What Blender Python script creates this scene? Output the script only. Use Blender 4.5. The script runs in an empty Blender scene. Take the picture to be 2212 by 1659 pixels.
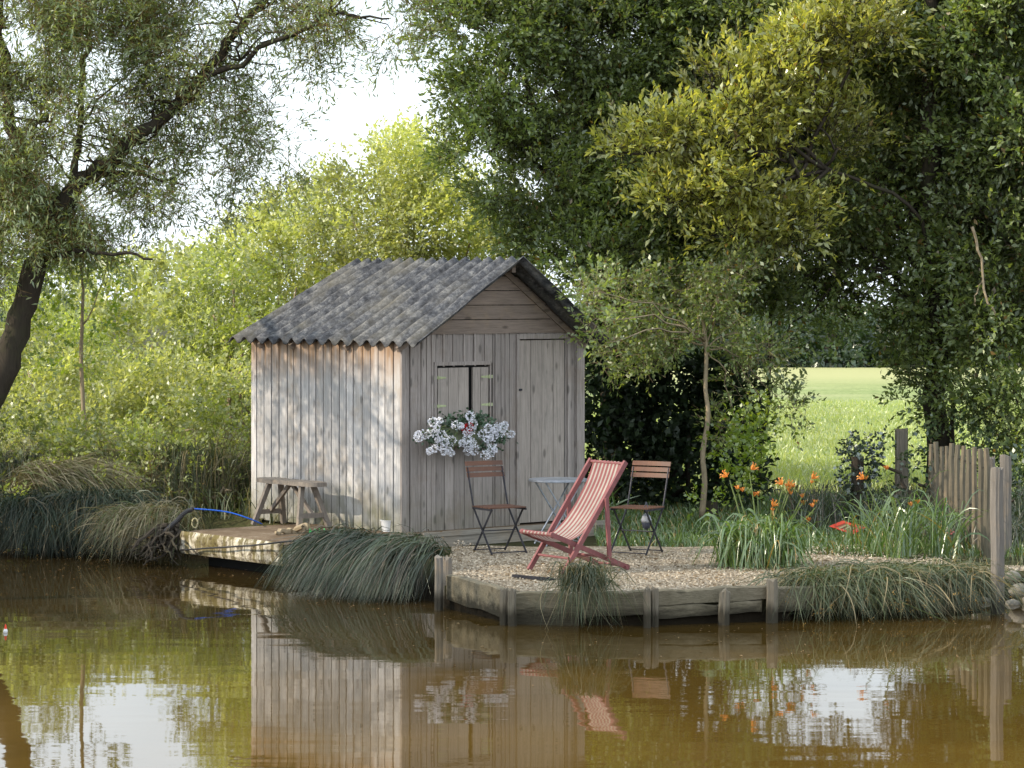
import bpy, math, random
import numpy as np
from mathutils import Vector, Matrix, noise
R = math.radians
random.seed(7); rng = np.random.default_rng(7)
sc = bpy.context.scene
col = sc.collection
# ------------------------------------------------------------------ survey: camera at (0,0,H) looking along +Y
F = 6200.0; H = 2.95; CX = 1106.0; HY = 620.0; PW = 2212.0
def P(x, y, z=0.0):          # where the sight line meets height z
    Y = F*(H-z)/(y-HY); return Vector(((x-CX)*Y/F, Y, z))
def Q(x, y, Y):              # where the sight line meets distance Y
    return Vector(((x-CX)*Y/F, Y, H-(y-HY)*Y/F))
cam = bpy.data.cameras.new('camera'); co = bpy.data.objects.new('camera', cam); col.objects.link(co)
co.location = (0, 0, H); co.rotation_euler = (R(90), 0, 0)
cam.sensor_width = 36; cam.lens = 36*F/PW; cam.shift_y = -(829.5-HY)/PW
cam.clip_start = .1; cam.clip_end = 3000
sc.camera = co
# ------------------------------------------------------------------ materials
def newmat(name):
    m = bpy.data.materials.new(name); m.use_nodes = True
    nt = m.node_tree; nt.nodes.clear()
    out = nt.nodes.new('ShaderNodeOutputMaterial')
    return m, nt, out
def nd(nt, typ, **kw):
    n = nt.nodes.new(typ)
    for k, v in kw.items():
        if k.startswith('i_'):
            key = k[2:]
            key = int(key) if key.isdigit() else key.replace('_', ' ')
            n.inputs[key].default_value = v
        else: setattr(n, k, v)
    return n
def c4(c): return (c[0], c[1], c[2], 1)
def ramp(nt, fac, stops):
    r = nd(nt, 'ShaderNodeValToRGB')
    while len(r.color_ramp.elements) < len(stops): r.color_ramp.elements.new(.5)
    for e, (p, c) in zip(r.color_ramp.elements, stops):
        e.position = p; e.color = c4(c) if not isinstance(c, (int, float)) else (c, c, c, 1)
    nt.links.new(fac, r.inputs[0]); return r.outputs[0]
def mix(nt, fac, a, b, mode='MIX'):
    n = nd(nt, 'ShaderNodeMix', data_type='RGBA', blend_type=mode)
    for s, v in ((0, fac), (6, a), (7, b)):
        if hasattr(v, 'is_linked'): nt.links.new(v, n.inputs[s])
        else: n.inputs[s].default_value = v if s == 0 else c4(v)
    return n.outputs[2]
def coords(nt, scale=(1, 1, 1), kind='Object'):
    t = nd(nt, 'ShaderNodeTexCoord'); mp = nd(nt, 'ShaderNodeMapping')
    mp.inputs['Scale'].default_value = scale
    nt.links.new(t.outputs[kind], mp.inputs[0]); return mp.outputs[0]
def noi(nt, vec, scale, detail=4, rough=.6, dist=0):
    n = nd(nt, 'ShaderNodeTexNoise', i_Scale=scale, i_Detail=detail, i_Roughness=rough, i_Distortion=dist)
    nt.links.new(vec, n.inputs['Vector']); return n.outputs['Fac']
def island(nt):
    return nd(nt, 'ShaderNodeNewGeometry').outputs['Random Per Island']
def bsdf(nt, out, color, rough=.8, bump=None, bstr=.3, bdist=.01, spec=.3, metal=0):
    b = nd(nt, 'ShaderNodeBsdfPrincipled'); b.inputs['Roughness'].default_value = rough
    b.inputs['Specular IOR Level'].default_value = spec; b.inputs['Metallic'].default_value = metal
    if hasattr(color, 'is_linked'): nt.links.new(color, b.inputs['Base Color'])
    else: b.inputs['Base Color'].default_value = c4(color)
    if bump is not None:
        bp = nd(nt, 'ShaderNodeBump', i_Strength=bstr, i_Distance=bdist)
        nt.links.new(bump, bp.inputs['Height']); nt.links.new(bp.outputs[0], b.inputs['Normal'])
    nt.links.new(b.outputs[0], out.inputs[0]); return b
def leaf_mat(name, c1, c2, trans, tmix=.4, gloss=.08, rough=.38, nscale=.9, shade=.55, brown=None, bfrac=.04):
    m, nt, out = newmat(name)
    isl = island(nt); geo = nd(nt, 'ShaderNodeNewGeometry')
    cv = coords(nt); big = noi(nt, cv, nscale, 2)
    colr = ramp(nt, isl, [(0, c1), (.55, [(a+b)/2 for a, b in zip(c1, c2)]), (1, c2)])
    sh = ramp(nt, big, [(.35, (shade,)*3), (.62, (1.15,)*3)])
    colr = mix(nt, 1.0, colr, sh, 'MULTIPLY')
    if brown:
        wn = nd(nt, 'ShaderNodeMath', operation='FRACT'); mu = nd(nt, 'ShaderNodeMath', operation='MULTIPLY', i_1=37.7)
        nt.links.new(isl, mu.inputs[0]); nt.links.new(mu.outputs[0], wn.inputs[0])
        lt = nd(nt, 'ShaderNodeMath', operation='LESS_THAN', i_1=bfrac); nt.links.new(wn.outputs[0], lt.inputs[0])
        colr = mix(nt, lt.outputs[0], colr, brown)
    d = nd(nt, 'ShaderNodeBsdfDiffuse'); t = nd(nt, 'ShaderNodeBsdfTranslucent'); g = nd(nt, 'ShaderNodeBsdfGlossy')
    g.inputs['Roughness'].default_value = rough; g.inputs['Color'].default_value = (.9, .95, .9, 1)
    nt.links.new(colr, d.inputs[0])
    tc = mix(nt, 1.0, colr, trans, 'MULTIPLY'); nt.links.new(tc, t.inputs[0])
    a = nd(nt, 'ShaderNodeMixShader', i_0=tmix); nt.links.new(d.outputs[0], a.inputs[1]); nt.links.new(t.outputs[0], a.inputs[2])
    b = nd(nt, 'ShaderNodeMixShader', i_0=gloss); nt.links.new(a.outputs[0], b.inputs[1]); nt.links.new(g.outputs[0], b.inputs[2])
    nt.links.new(b.outputs[0], out.inputs[0]); return m
def wood_mat(name, base, axis='z', var=.25, moss=0.0, knots=True, rough=.85, stain=(.32, .24, .16), zstain=None, wet=0):
    m, nt, out = newmat(name)
    sc_ = {'z': (9, 9, .55), 'x': (.55, 9, 9), 'y': (9, .55, 9)}[axis]
    isl = island(nt)
    t = nd(nt, 'ShaderNodeTexCoord'); add = nd(nt, 'ShaderNodeVectorMath', operation='ADD')
    sc3 = nd(nt, 'ShaderNodeVectorMath', operation='SCALE', i_Scale=31.0)
    cmb = nd(nt, 'ShaderNodeCombineXYZ')
    for k in range(3): nt.links.new(isl, cmb.inputs[k])
    nt.links.new(cmb.outputs[0], sc3.inputs[0]); nt.links.new(t.outputs['Object'], add.inputs[0]); nt.links.new(sc3.outputs[0], add.inputs[1])
    mp = nd(nt, 'ShaderNodeMapping'); mp.inputs['Scale'].default_value = sc_; nt.links.new(add.outputs[0], mp.inputs[0])
    grain = noi(nt, mp.outputs[0], 6, 6, .7, .4)
    b = base
    colr = ramp(nt, grain, [(.28, [x*.55 for x in b]), (.47, [x*.92 for x in b]), (.72, [min(1, x*1.22) for x in b])])
    iv = ramp(nt, isl, [(0, (1-var,)*3), (1, (1+var*.55,)*3)])
    colr = mix(nt, 1, colr, iv, 'MULTIPLY')
    blot = noi(nt, t.outputs['Object'], 2.3, 5, .7)
    colr = mix(nt, ramp(nt, blot, [(.5, 0.0), (.72, .55)]), colr, stain)
    if knots:
        mk = nd(nt, 'ShaderNodeMapping'); s2 = {'z': (8, 8, 3.2), 'x': (3.2, 8, 8), 'y': (8, 3.2, 8)}[axis]
        mk.inputs['Scale'].default_value = s2; nt.links.new(add.outputs[0], mk.inputs[0])
        v = nd(nt, 'ShaderNodeTexVoronoi', i_Scale=1.0, i_Randomness=1.0); nt.links.new(mk.outputs[0], v.inputs['Vector'])
        colr = mix(nt, ramp(nt, v.outputs['Distance'], [(.1, .75), (.2, 0.0)]), colr, [x*.35 for x in b])
    sp = nd(nt, 'ShaderNodeSeparateXYZ'); nt.links.new(t.outputs['Object'], sp.inputs[0])
    if moss:
        mz = nd(nt, 'ShaderNodeMapRange', i_From_Min=.75, i_From_Max=.0); nt.links.new(sp.outputs[2], mz.inputs[0])
        n2 = noi(nt, t.outputs['Object'], 3.5, 4)
        mm = nd(nt, 'ShaderNodeMath', operation='MULTIPLY'); nt.links.new(mz.outputs[0], mm.inputs[0]); nt.links.new(n2, mm.inputs[1])
        colr = mix(nt, ramp(nt, mm.outputs[0], [(.15, 0.0), (.6, moss)]), colr, (.13, .13, .07))
    if zstain:
        mz = nd(nt, 'ShaderNodeMapRange', i_From_Min=zstain[0], i_From_Max=zstain[1]); nt.links.new(sp.outputs[2], mz.inputs[0])
        n2 = noi(nt, mp.outputs[0], 1.6, 3)
        mm = nd(nt, 'ShaderNodeMath', operation='MULTIPLY'); nt.links.new(mz.outputs[0], mm.inputs[0]); nt.links.new(n2, mm.inputs[1])
        colr = mix(nt, ramp(nt, mm.outputs[0], [(.12, 0.0), (.5, .8)]), colr, (.30, .17, .08))
    if wet:
        mz = nd(nt, 'ShaderNodeMapRange', i_From_Min=wet, i_From_Max=-.0); nt.links.new(sp.outputs[2], mz.inputs[0])
        ww = nd(nt, 'ShaderNodeMath', operation='MULTIPLY_ADD', i_1=.9, i_2=-.25); nt.links.new(noi(nt, mp.outputs[0], 2, 3), ww.inputs[0])
        wa = nd(nt, 'ShaderNodeMath', operation='ADD'); nt.links.new(mz.outputs[0], wa.inputs[0]); nt.links.new(ww.outputs[0], wa.inputs[1])
        colr = mix(nt, ramp(nt, wa.outputs[0], [(.35, 0.0), (.75, .85)]), colr, (.028, .024, .016))
    bsdf(nt, out, colr, rough, grain, .8 if wet else .5, .012 if wet else .004, .2)
    return m
def plain(name, c, rough=.6, metal=0, var=.25, nscale=12, spec=.4):
    m, nt, out = newmat(name)
    n = noi(nt, coords(nt), nscale, 5)
    colr = ramp(nt, n, [(.3, [x*(1-var) for x in c]), (.7, [min(1, x*(1+var*.6)) for x in c])])
    bsdf(nt, out, colr, rough, n, .2, .003, spec, metal); return m

M = {}
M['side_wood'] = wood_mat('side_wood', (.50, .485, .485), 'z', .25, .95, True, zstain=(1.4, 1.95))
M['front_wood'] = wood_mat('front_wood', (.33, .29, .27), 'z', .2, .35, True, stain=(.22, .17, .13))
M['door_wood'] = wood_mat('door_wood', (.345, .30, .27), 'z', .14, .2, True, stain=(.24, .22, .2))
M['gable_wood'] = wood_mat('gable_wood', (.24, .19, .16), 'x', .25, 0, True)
M['plank_x'] = wood_mat('plank_x', (.30, .27, .23), 'x', .2, 0, True)
M['bench_wood'] = wood_mat('bench_wood', (.22, .19, .165), 'z', .2, 0, False)
M['post_wood'] = wood_mat('post_wood', (.22, .19, .15), 'z', .4, .2, False, wet=.22)
M['pale_post'] = wood_mat('pale_post', (.20, .18, .16), 'z', .4, .2, False, wet=.22)
M['timber'] = wood_mat('timber', (.21, .18, .13), 'x', .35, .25, True, stain=(.09, .07, .04), wet=.22)
M['stake'] = wood_mat('stake', (.15, .13, .095), 'z', .35, .3, False)
M['slat'] = wood_mat('slat', (.11, .058, .042), 'y', .2, 0, False, .5, stain=(.2, .08, .04))
M['red_paint'] = plain('red_paint', (.21, .072, .075), .55, 0, .25, 14)
M['iron'] = plain('iron', (.035, .035, .045), .5, .6, .4, 30)
M['zinc'] = plain('zinc', (.35, .38, .44), .4, .7, .3, 20)
M['white_plastic'] = plain('white_plastic', (.75, .75, .76), .4, 0, .06, 6)
M['blue_hose'] = plain('blue_hose', (.03, .16, .75), .35, 0, .1, 5)
M['dark_pipe'] = plain('dark_pipe', (.03, .028, .03), .5, 0, .3, 9)
M['green_plastic'] = plain('green_plastic', (.10, .75, .22), .35, 0, .1, 5)
M['ring'] = plain('ring', (.45, .40, .22), .6, 0, .2, 9)
M['hinge'] = plain('hinge', (.42, .46, .26), .6, .2, .35, 25)
M['dark'] = plain('dark', (.012, .012, .012), .9)
M['box_green'] = plain('box_green', (.16, .18, .11), .7, 0, .35, 9)
M['cloth_dark'] = plain('cloth_dark', (.06, .065, .09), .9, 0, .3, 20)
M['cloth_grey'] = plain('cloth_grey', (.35, .36, .40), .9, 0, .3, 20)
M['float_red'] = plain('float_red', (.8, .06, .02), .4, 0, .1)
M['petal_white'] = leaf_mat('petal_white', (.78, .78, .86), (.88, .88, .92), (1, 1, 1), .25, .02, shade=.9)
M['petal_red'] = leaf_mat('petal_red', (.55, .01, .02), (.7, .03, .03), (1, .5, .4), .25, .02, shade=.8)
M['petal_orange'] = leaf_mat('petal_orange', (.60, .19, .05), (.70, .36, .09), (1.2, .8, .4), .35, .03, shade=.8)
M['petal_pink'] = leaf_mat('petal_pink', (.8, .22, .22), (.85, .33, .28), (1.1, .8, .7), .3, .03, shade=.8)
M['stem'] = leaf_mat('stem', (.10, .16, .04), (.17, .20, .08), (1.2, 1.4, .4), .1, .03, shade=.8)
M['bark_dark'] = wood_mat('bark_dark', (.055, .045, .035), 'z', .1, 0, False, .95, stain=(.05, .06, .025))
M['bark_light'] = wood_mat('bark_light', (.34, .27, .18), 'z', .1, 0, False, .9, stain=(.12, .1, .06))
M['twig_ochre'] = plain('twig_ochre', (.22, .15, .06), .8)
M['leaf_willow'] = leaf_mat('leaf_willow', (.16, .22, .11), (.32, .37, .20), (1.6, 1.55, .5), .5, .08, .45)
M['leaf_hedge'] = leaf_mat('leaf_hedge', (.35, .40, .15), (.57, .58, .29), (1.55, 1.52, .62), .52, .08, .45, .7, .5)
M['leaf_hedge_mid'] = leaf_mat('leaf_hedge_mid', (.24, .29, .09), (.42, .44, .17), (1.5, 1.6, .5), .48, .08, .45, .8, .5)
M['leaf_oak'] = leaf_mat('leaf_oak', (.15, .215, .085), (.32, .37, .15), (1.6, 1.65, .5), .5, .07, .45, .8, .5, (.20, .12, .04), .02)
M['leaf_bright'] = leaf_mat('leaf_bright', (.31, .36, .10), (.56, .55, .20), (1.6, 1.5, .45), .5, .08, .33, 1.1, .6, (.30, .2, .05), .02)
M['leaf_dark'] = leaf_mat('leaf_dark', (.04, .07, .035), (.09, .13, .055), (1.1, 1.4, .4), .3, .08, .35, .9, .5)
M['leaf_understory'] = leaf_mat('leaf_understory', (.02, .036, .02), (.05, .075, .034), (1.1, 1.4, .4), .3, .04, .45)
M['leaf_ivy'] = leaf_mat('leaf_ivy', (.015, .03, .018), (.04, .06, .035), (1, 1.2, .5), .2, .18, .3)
M['leaf_lime'] = leaf_mat('leaf_lime', (.14, .22, .03), (.26, .32, .05), (1.7, 1.7, .4), .5, .08, .4, 1.0, .6)
M['leaf_ger'] = leaf_mat('leaf_ger', (.03, .07, .035), (.06, .11, .05), (1, 1.3, .5), .2, .08)
M['sedge'] = leaf_mat('sedge', (.034, .054, .030), (.09, .105, .058), (1, 1.3, .6), .25, .07, .4, 2.6, .45, (.16, .12, .09), .16)
M['sedge_dark'] = leaf_mat('sedge_dark', (.014, .026, .016), (.04, .058, .034), (1, 1.3, .6), .2, .05, .45, 1.6, .5, (.12, .09, .05), .12)
M['sedge_dry'] = leaf_mat('sedge_dry', (.16, .14, .08), (.34, .29, .19), (1.2, 1.1, .6), .3, .05, .5, 1.5, .6, (.10, .12, .04), .3)
M['sedge_mid'] = leaf_mat('sedge_mid', (.05, .08, .03), (.13, .14, .06), (1.2, 1.3, .5), .3, .06, .5, 1.2, .5, (.26, .2, .1), .2)
M['blade_green'] = leaf_mat('blade_green', (.07, .14, .035), (.17, .24, .07), (1.4, 1.5, .4), .35, .1, .35, 2, .7, (.42, .25, .06), .07)
M['reed_head'] = leaf_mat('reed_head', (.42, .26, .07), (.55, .36, .12), (1.2, 1, .5), .3, .03)
M['grass_field'] = leaf_mat('grass_field', (.26, .33, .12), (.44, .46, .22), (1.4, 1.4, .5), .45, .06, .4, .3, .8)
M['dead_leaf'] = leaf_mat('dead_leaf', (.16, .10, .05), (.34, .24, .13), (1, .8, .5), .2, .03)

def mk_roof():
    m, nt, out = newmat('roof_cement')
    cv = coords(nt)
    n1 = noi(nt, cv, 9, 8, .78); n2 = noi(nt, cv, 34, 6, .75); n3 = noi(nt, cv, 1.6, 4, .6)
    c = ramp(nt, n1, [(.36, (.025, .026, .03)), (.5, (.10, .103, .115)), (.66, (.25, .245, .24))])
    c = mix(nt, ramp(nt, n2, [(.48, 0.0), (.62, .8)]), c, (.05, .052, .06))
    c = mix(nt, ramp(nt, n3, [(.48, 0.0), (.68, .4)]), c, (.25, .225, .17))
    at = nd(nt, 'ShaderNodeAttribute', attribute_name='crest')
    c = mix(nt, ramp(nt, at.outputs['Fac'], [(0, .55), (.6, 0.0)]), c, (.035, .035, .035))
    bsdf(nt, out, c, .95, n2, .7, .01, .1); return m
M['roof'] = mk_roof()
def mk_concrete():
    m, nt, out = newmat('mossy_concrete'); cv = coords(nt)
    n1 = noi(nt, cv, 3.2, 7, .7); n2 = noi(nt, cv, 14, 6, .7); n3 = noi(nt, coords(nt, (5, 5, .7)), 2, 4)
    c = ramp(nt, n1, [(.36, (.13, .10, .06)), (.46, (.40, .35, .26)), (.54, (.62, .57, .47)), (.66, (.48, .44, .35))])
    c = mix(nt, ramp(nt, n3, [(.48, 0.0), (.56, .85)]), c, (.13, .105, .035))
    c = mix(nt, ramp(nt, n2, [(.52, 0.0), (.60, .8)]), c, (.07, .05, .03))
    bsdf(nt, out, c, .95, n2, .8, .02, .15); return m
M['concrete'] = mk_concrete()
def mk_decktop():
    m, nt, out = newmat('dirty_concrete'); cv = coords(nt)
    n1 = noi(nt, cv, 2.2, 7, .7); n2 = noi(nt, cv, 25, 6, .7)
    c = ramp(nt, n1, [(.35, (.09, .06, .035)), (.55, (.19, .14, .095)), (.7, (.30, .25, .19))])
    c = mix(nt, ramp(nt, n2, [(.5, 0.0), (.66, .7)]), c, (.10, .06, .035))
    bsdf(nt, out, c, .95, n2, .6, .01, .15); return m
M['decktop'] = mk_decktop()
def mk_gravel():
    m, nt, out = newmat('gravel'); cv = coords(nt)
    v = nd(nt, 'ShaderNodeTexVoronoi', i_Scale=34.0); nt.links.new(cv, v.inputs['Vector'])
    sp = nd(nt, 'ShaderNodeSeparateColor'); nt.links.new(v.outputs['Color'], sp.inputs[0])
    c = ramp(nt, sp.outputs[0], [(0, (.20, .15, .10)), (.5, (.41, .33, .235)), (1, (.62, .54, .43))])
    n1 = noi(nt, cv, 1.6, 6, .65)
    c = mix(nt, ramp(nt, n1, [(.45, 0.0), (.7, .65)]), c, (.20, .15, .09))
    c = mix(nt, ramp(nt, v.outputs['Distance'], [(.3, 0.0), (.75, .7)]), c, (.09, .07, .05))
    inv = nd(nt, 'ShaderNodeMath', operation='SUBTRACT', i_0=1.0); nt.links.new(v.outputs['Distance'], inv.inputs[1])
    bsdf(nt, out, c, .9, inv.outputs[0], .8, .02, .2); return m
M['gravel'] = mk_gravel()
M['stone'] = plain('stone', (.22, .20, .17), .9, 0, .5, 7)
M['soil'] = None
def mk_soil():
    m, nt, out = newmat('bank_soil'); cv = coords(nt)
    n1 = noi(nt, cv, .7, 6, .65); n2 = noi(nt, cv, 11, 6, .7)
    c = ramp(nt, n1, [(.35, (.035, .038, .018)), (.55, (.07, .072, .03)), (.75, (.11, .095, .05))])
    c = mix(nt, ramp(nt, n2, [(.45, 0.0), (.7, .6)]), c, (.06, .045, .025))
    sp = nd(nt, 'ShaderNodeSeparateXYZ'); nt.links.new(cv, sp.inputs[0]); mz = nd(nt, 'ShaderNodeMapRange', i_From_Min=.24, i_From_Max=.10); nt.links.new(sp.outputs[2], mz.inputs[0])
    c = mix(nt, mz.outputs[0], c, (.018, .014, .009))
    bsdf(nt, out, c, .95, n2, .8, .03, .1); return m
M['soil'] = mk_soil()
def mk_field():
    m, nt, out = newmat('field_grass'); cv = coords(nt)
    n1 = noi(nt, coords(nt, (.15, .5, 1)), 1.0, 5, .6); n2 = noi(nt, cv, 8, 6, .75)
    c = ramp(nt, n1, [(.35, (.26, .33, .12)), (.6, (.40, .43, .20)), (.75, (.46, .44, .26))])
    c = mix(nt, ramp(nt, n2, [(.4, .5), (.62, 0.0)]), c, (.09, .13, .04))
    sp = nd(nt, 'ShaderNodeSeparateXYZ'); nt.links.new(nd(nt, 'ShaderNodeTexCoord').outputs['Object'], sp.inputs[0])
    mz = nd(nt, 'ShaderNodeMapRange', i_From_Min=74.0, i_From_Max=84.0); nt.links.new(sp.outputs[1], mz.inputs[0])
    c = mix(nt, mz.outputs[0], c, (.40, .40, .19))
    bsdf(nt, out, c, .95, n2, .8, .05, .1); return m
M['field'] = mk_field()
def mk_water():
    m, nt, out = newmat('pond_water')
    n1 = noi(nt, coords(nt, (.55, 1.2, 1)), 6.5, 3, .5); n2 = noi(nt, coords(nt, (.5, 1.6, 1)), .8, 2, .5)
    ad = nd(nt, 'ShaderNodeMath', operation='MULTIPLY_ADD', i_1=.10); nt.links.new(n1, ad.inputs[0]); nt.links.new(n2, ad.inputs[2])
    n3 = noi(nt, coords(nt), .5, 3, .5)
    c = ramp(nt, n3, [(.35, (.8,)*3), (.65, (1.1,)*3)])
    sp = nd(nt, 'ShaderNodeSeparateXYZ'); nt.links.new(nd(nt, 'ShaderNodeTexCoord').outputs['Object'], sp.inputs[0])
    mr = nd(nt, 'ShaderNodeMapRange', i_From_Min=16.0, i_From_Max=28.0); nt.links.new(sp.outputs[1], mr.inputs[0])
    c = mix(nt, 1.0, c, ramp(nt, mr.outputs[0], [(0, (.125, .072, .013)), (.55, (.075, .045, .010)), (1, (.038, .025, .009))]), 'MULTIPLY')  # shade near the far bank put into the water colour, darker with distance
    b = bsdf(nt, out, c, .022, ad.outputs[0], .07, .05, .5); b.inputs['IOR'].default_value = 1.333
    return m
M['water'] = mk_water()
def mk_canvas():
    m, nt, out = newmat('striped_canvas')
    t = nd(nt, 'ShaderNodeTexCoord'); sp = nd(nt, 'ShaderNodeSeparateXYZ'); nt.links.new(t.outputs['Object'], sp.inputs[0])
    ma = nd(nt, 'ShaderNodeMath', operation='MULTIPLY_ADD', i_1=1/.057, i_2=10.28); nt.links.new(sp.outputs[1], ma.inputs[0])
    fr = nd(nt, 'ShaderNodeMath', operation='FRACT'); nt.links.new(ma.outputs[0], fr.inputs[0])
    n = noi(nt, coords(nt, (1, 1, 1)), 5, 4)
    cr = ramp(nt, n, [(.3, (.36, .32, .29)), (.7, (.50, .45, .40))]); rd = ramp(nt, n, [(.3, (.27, .10, .105)), (.7, (.33, .14, .14))])
    st = ramp(nt, fr.outputs[0], [(.44, 0.0), (.47, 1.0), (.97, 1.0), (1.0, 0.0)])
    c = mix(nt, st, cr, rd)
    d = nd(nt, 'ShaderNodeBsdfDiffuse'); tr = nd(nt, 'ShaderNodeBsdfTranslucent'); mx = nd(nt, 'ShaderNodeMixShader', i_0=.35)
    nt.links.new(c, d.inputs[0]); nt.links.new(c, tr.inputs[0]); nt.links.new(d.outputs[0], mx.inputs[1]); nt.links.new(tr.outputs[0], mx.inputs[2])
    nt.links.new(mx.outputs[0], out.inputs[0]); return m
M['canvas'] = mk_canvas()
# ------------------------------------------------------------------ object helpers
def tag(o, label=None, cat=None, group=None, kind=None):
    if label: o['label'] = label
    if cat: o['category'] = cat
    if group: o['group'] = group
    if kind: o['kind'] = kind
    return o
def empty(name, loc=(0, 0, 0), rz=0, label=None, cat=None, group=None):
    o = bpy.data.objects.new(name, None); col.objects.link(o); o.location = loc; o.rotation_euler = (0, 0, rz)
    o.empty_display_size = .1
    return tag(o, label, cat, group)
def link(name, me, mat, parent=None, world=False, smooth=False):
    me.materials.append(M[mat] if isinstance(mat, str) else mat)
    o = bpy.data.objects.new(name, me); col.objects.link(o)
    if smooth: me.polygons.foreach_set('use_smooth', [True]*len(me.polygons))
    if parent:
        o.parent = parent
        if world:
            mw = Matrix.Identity(4); q = parent
            chain = []
            while q: chain.append(q); q = q.parent
            for q in reversed(chain):
                loc = Matrix.Translation(q.location) @ q.rotation_euler.to_matrix().to_4x4()
                mw = mw @ q.matrix_parent_inverse @ loc
            o.matrix_parent_inverse = mw.inverted()
    return o
class MB:
    def __init__(s): s.v = []; s.f = []
    def add(s, vs, fs):
        b = len(s.v); s.v += [tuple(v) for v in vs]; s.f += [tuple(i+b for i in f) for f in fs]; return s
    def box(s, x0, x1, y0, y1, z0, z1, mat=None):
        vs = [Vector((x, y, z)) for x in (x0, x1) for y in (y0, y1) for z in (z0, z1)]
        if mat: vs = [mat @ v for v in vs]
        return s.add(vs, [(0, 1, 3, 2), (4, 6, 7, 5), (0, 4, 5, 1), (2, 3, 7, 6), (0, 2, 6, 4), (1, 5, 7, 3)])
    def bar(s, a, b, w, h, up=(0, 0, 1)):
        a = Vector(a); b = Vector(b); d = (b-a).normalized(); u = Vector(up)
        sd = d.cross(u)
        if sd.length < 1e-4: sd = d.cross(Vector((0, 1, 0)))
        sd.normalize(); u = sd.cross(d)
        vs = [p+sd*(i*w/2)+u*(j*h/2) for p in (a, b) for i in (-1, 1) for j in (-1, 1)]
        return s.add(vs, [(0, 1, 3, 2), (4, 6, 7, 5), (0, 4, 5, 1), (2, 3, 7, 6), (0, 2, 6, 4), (1, 5, 7, 3)])
    def tube(s, pts, rad, n=8, wob=0.0):
        pts = [Vector(p) for p in pts]
        if not hasattr(rad, '__len__'): rad = [rad]*len(pts)
        b = len(s.v); ref = Vector((0.13, .31, .94))
        for i, p in enumerate(pts):
            d = (pts[min(i+1, len(pts)-1)]-pts[max(i-1, 0)]).normalized()
            a = d.cross(ref)
            if a.length < .2: a = d.cross(Vector((1, 0, 0)))
            a.normalize(); c = d.cross(a)
            for k in range(n):
                t = 2*math.pi*k/n
                r = rad[i]*(1+wob*noise.noise(Vector((p.x*3+math.cos(t)*1.7, p.y*3+math.sin(t)*1.7, p.z*2.2))))
                s.v.append(tuple(p+(a*math.cos(t)+c*math.sin(t))*r))
        for i in range(len(pts)-1):
            for k in range(n):
                s.f.append((b+i*n+k, b+i*n+(k+1) % n, b+(i+1)*n+(k+1) % n, b+(i+1)*n+k))
        s.f.append(tuple(b+k for k in range(n))[::-1]); s.f.append(tuple(b+(len(pts)-1)*n+k for k in range(n)))
        return s
    def lathe(s, c, prof, n=24, cap=True):
        b = len(s.v)
        for r, z in prof:
            for k in range(n):
                t = 2*math.pi*k/n; s.v.append((c[0]+r*math.cos(t), c[1]+r*math.sin(t), c[2]+z))
        for i in range(len(prof)-1):
            for k in range(n): s.f.append((b+i*n+k, b+i*n+(k+1) % n, b+(i+1)*n+(k+1) % n, b+(i+1)*n+k))
        if cap:
            s.f.append(tuple(b+k for k in range(n))[::-1]); s.f.append(tuple(b+(len(prof)-1)*n+k for k in range(n)))
        return s
    def build(s, name, mat, parent=None, world=False, smooth=False):
        me = bpy.data.meshes.new(name); me.from_pydata(s.v, [], s.f); me.update()
        return link(name, me, mat, parent, world, smooth)
def npmesh(name, V, Fq, mat, parent=None, world=True, smooth=False):
    me = bpy.data.meshes.new(name); n = len(Fq)
    me.vertices.add(len(V)); me.vertices.foreach_set('co', np.asarray(V, np.float32).ravel())
    me.loops.add(n*4); me.loops.foreach_set('vertex_index', np.asarray(Fq, np.int32).ravel())
    me.polygons.add(n); me.polygons.foreach_set('loop_start', np.arange(0, n*4, 4, dtype=np.int32))
    me.update(calc_edges=True)
    return link(name, me, mat, parent, world, smooth)
def nrm(a): return a/np.maximum(np.linalg.norm(a, axis=-1, keepdims=True), 1e-9)
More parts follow.
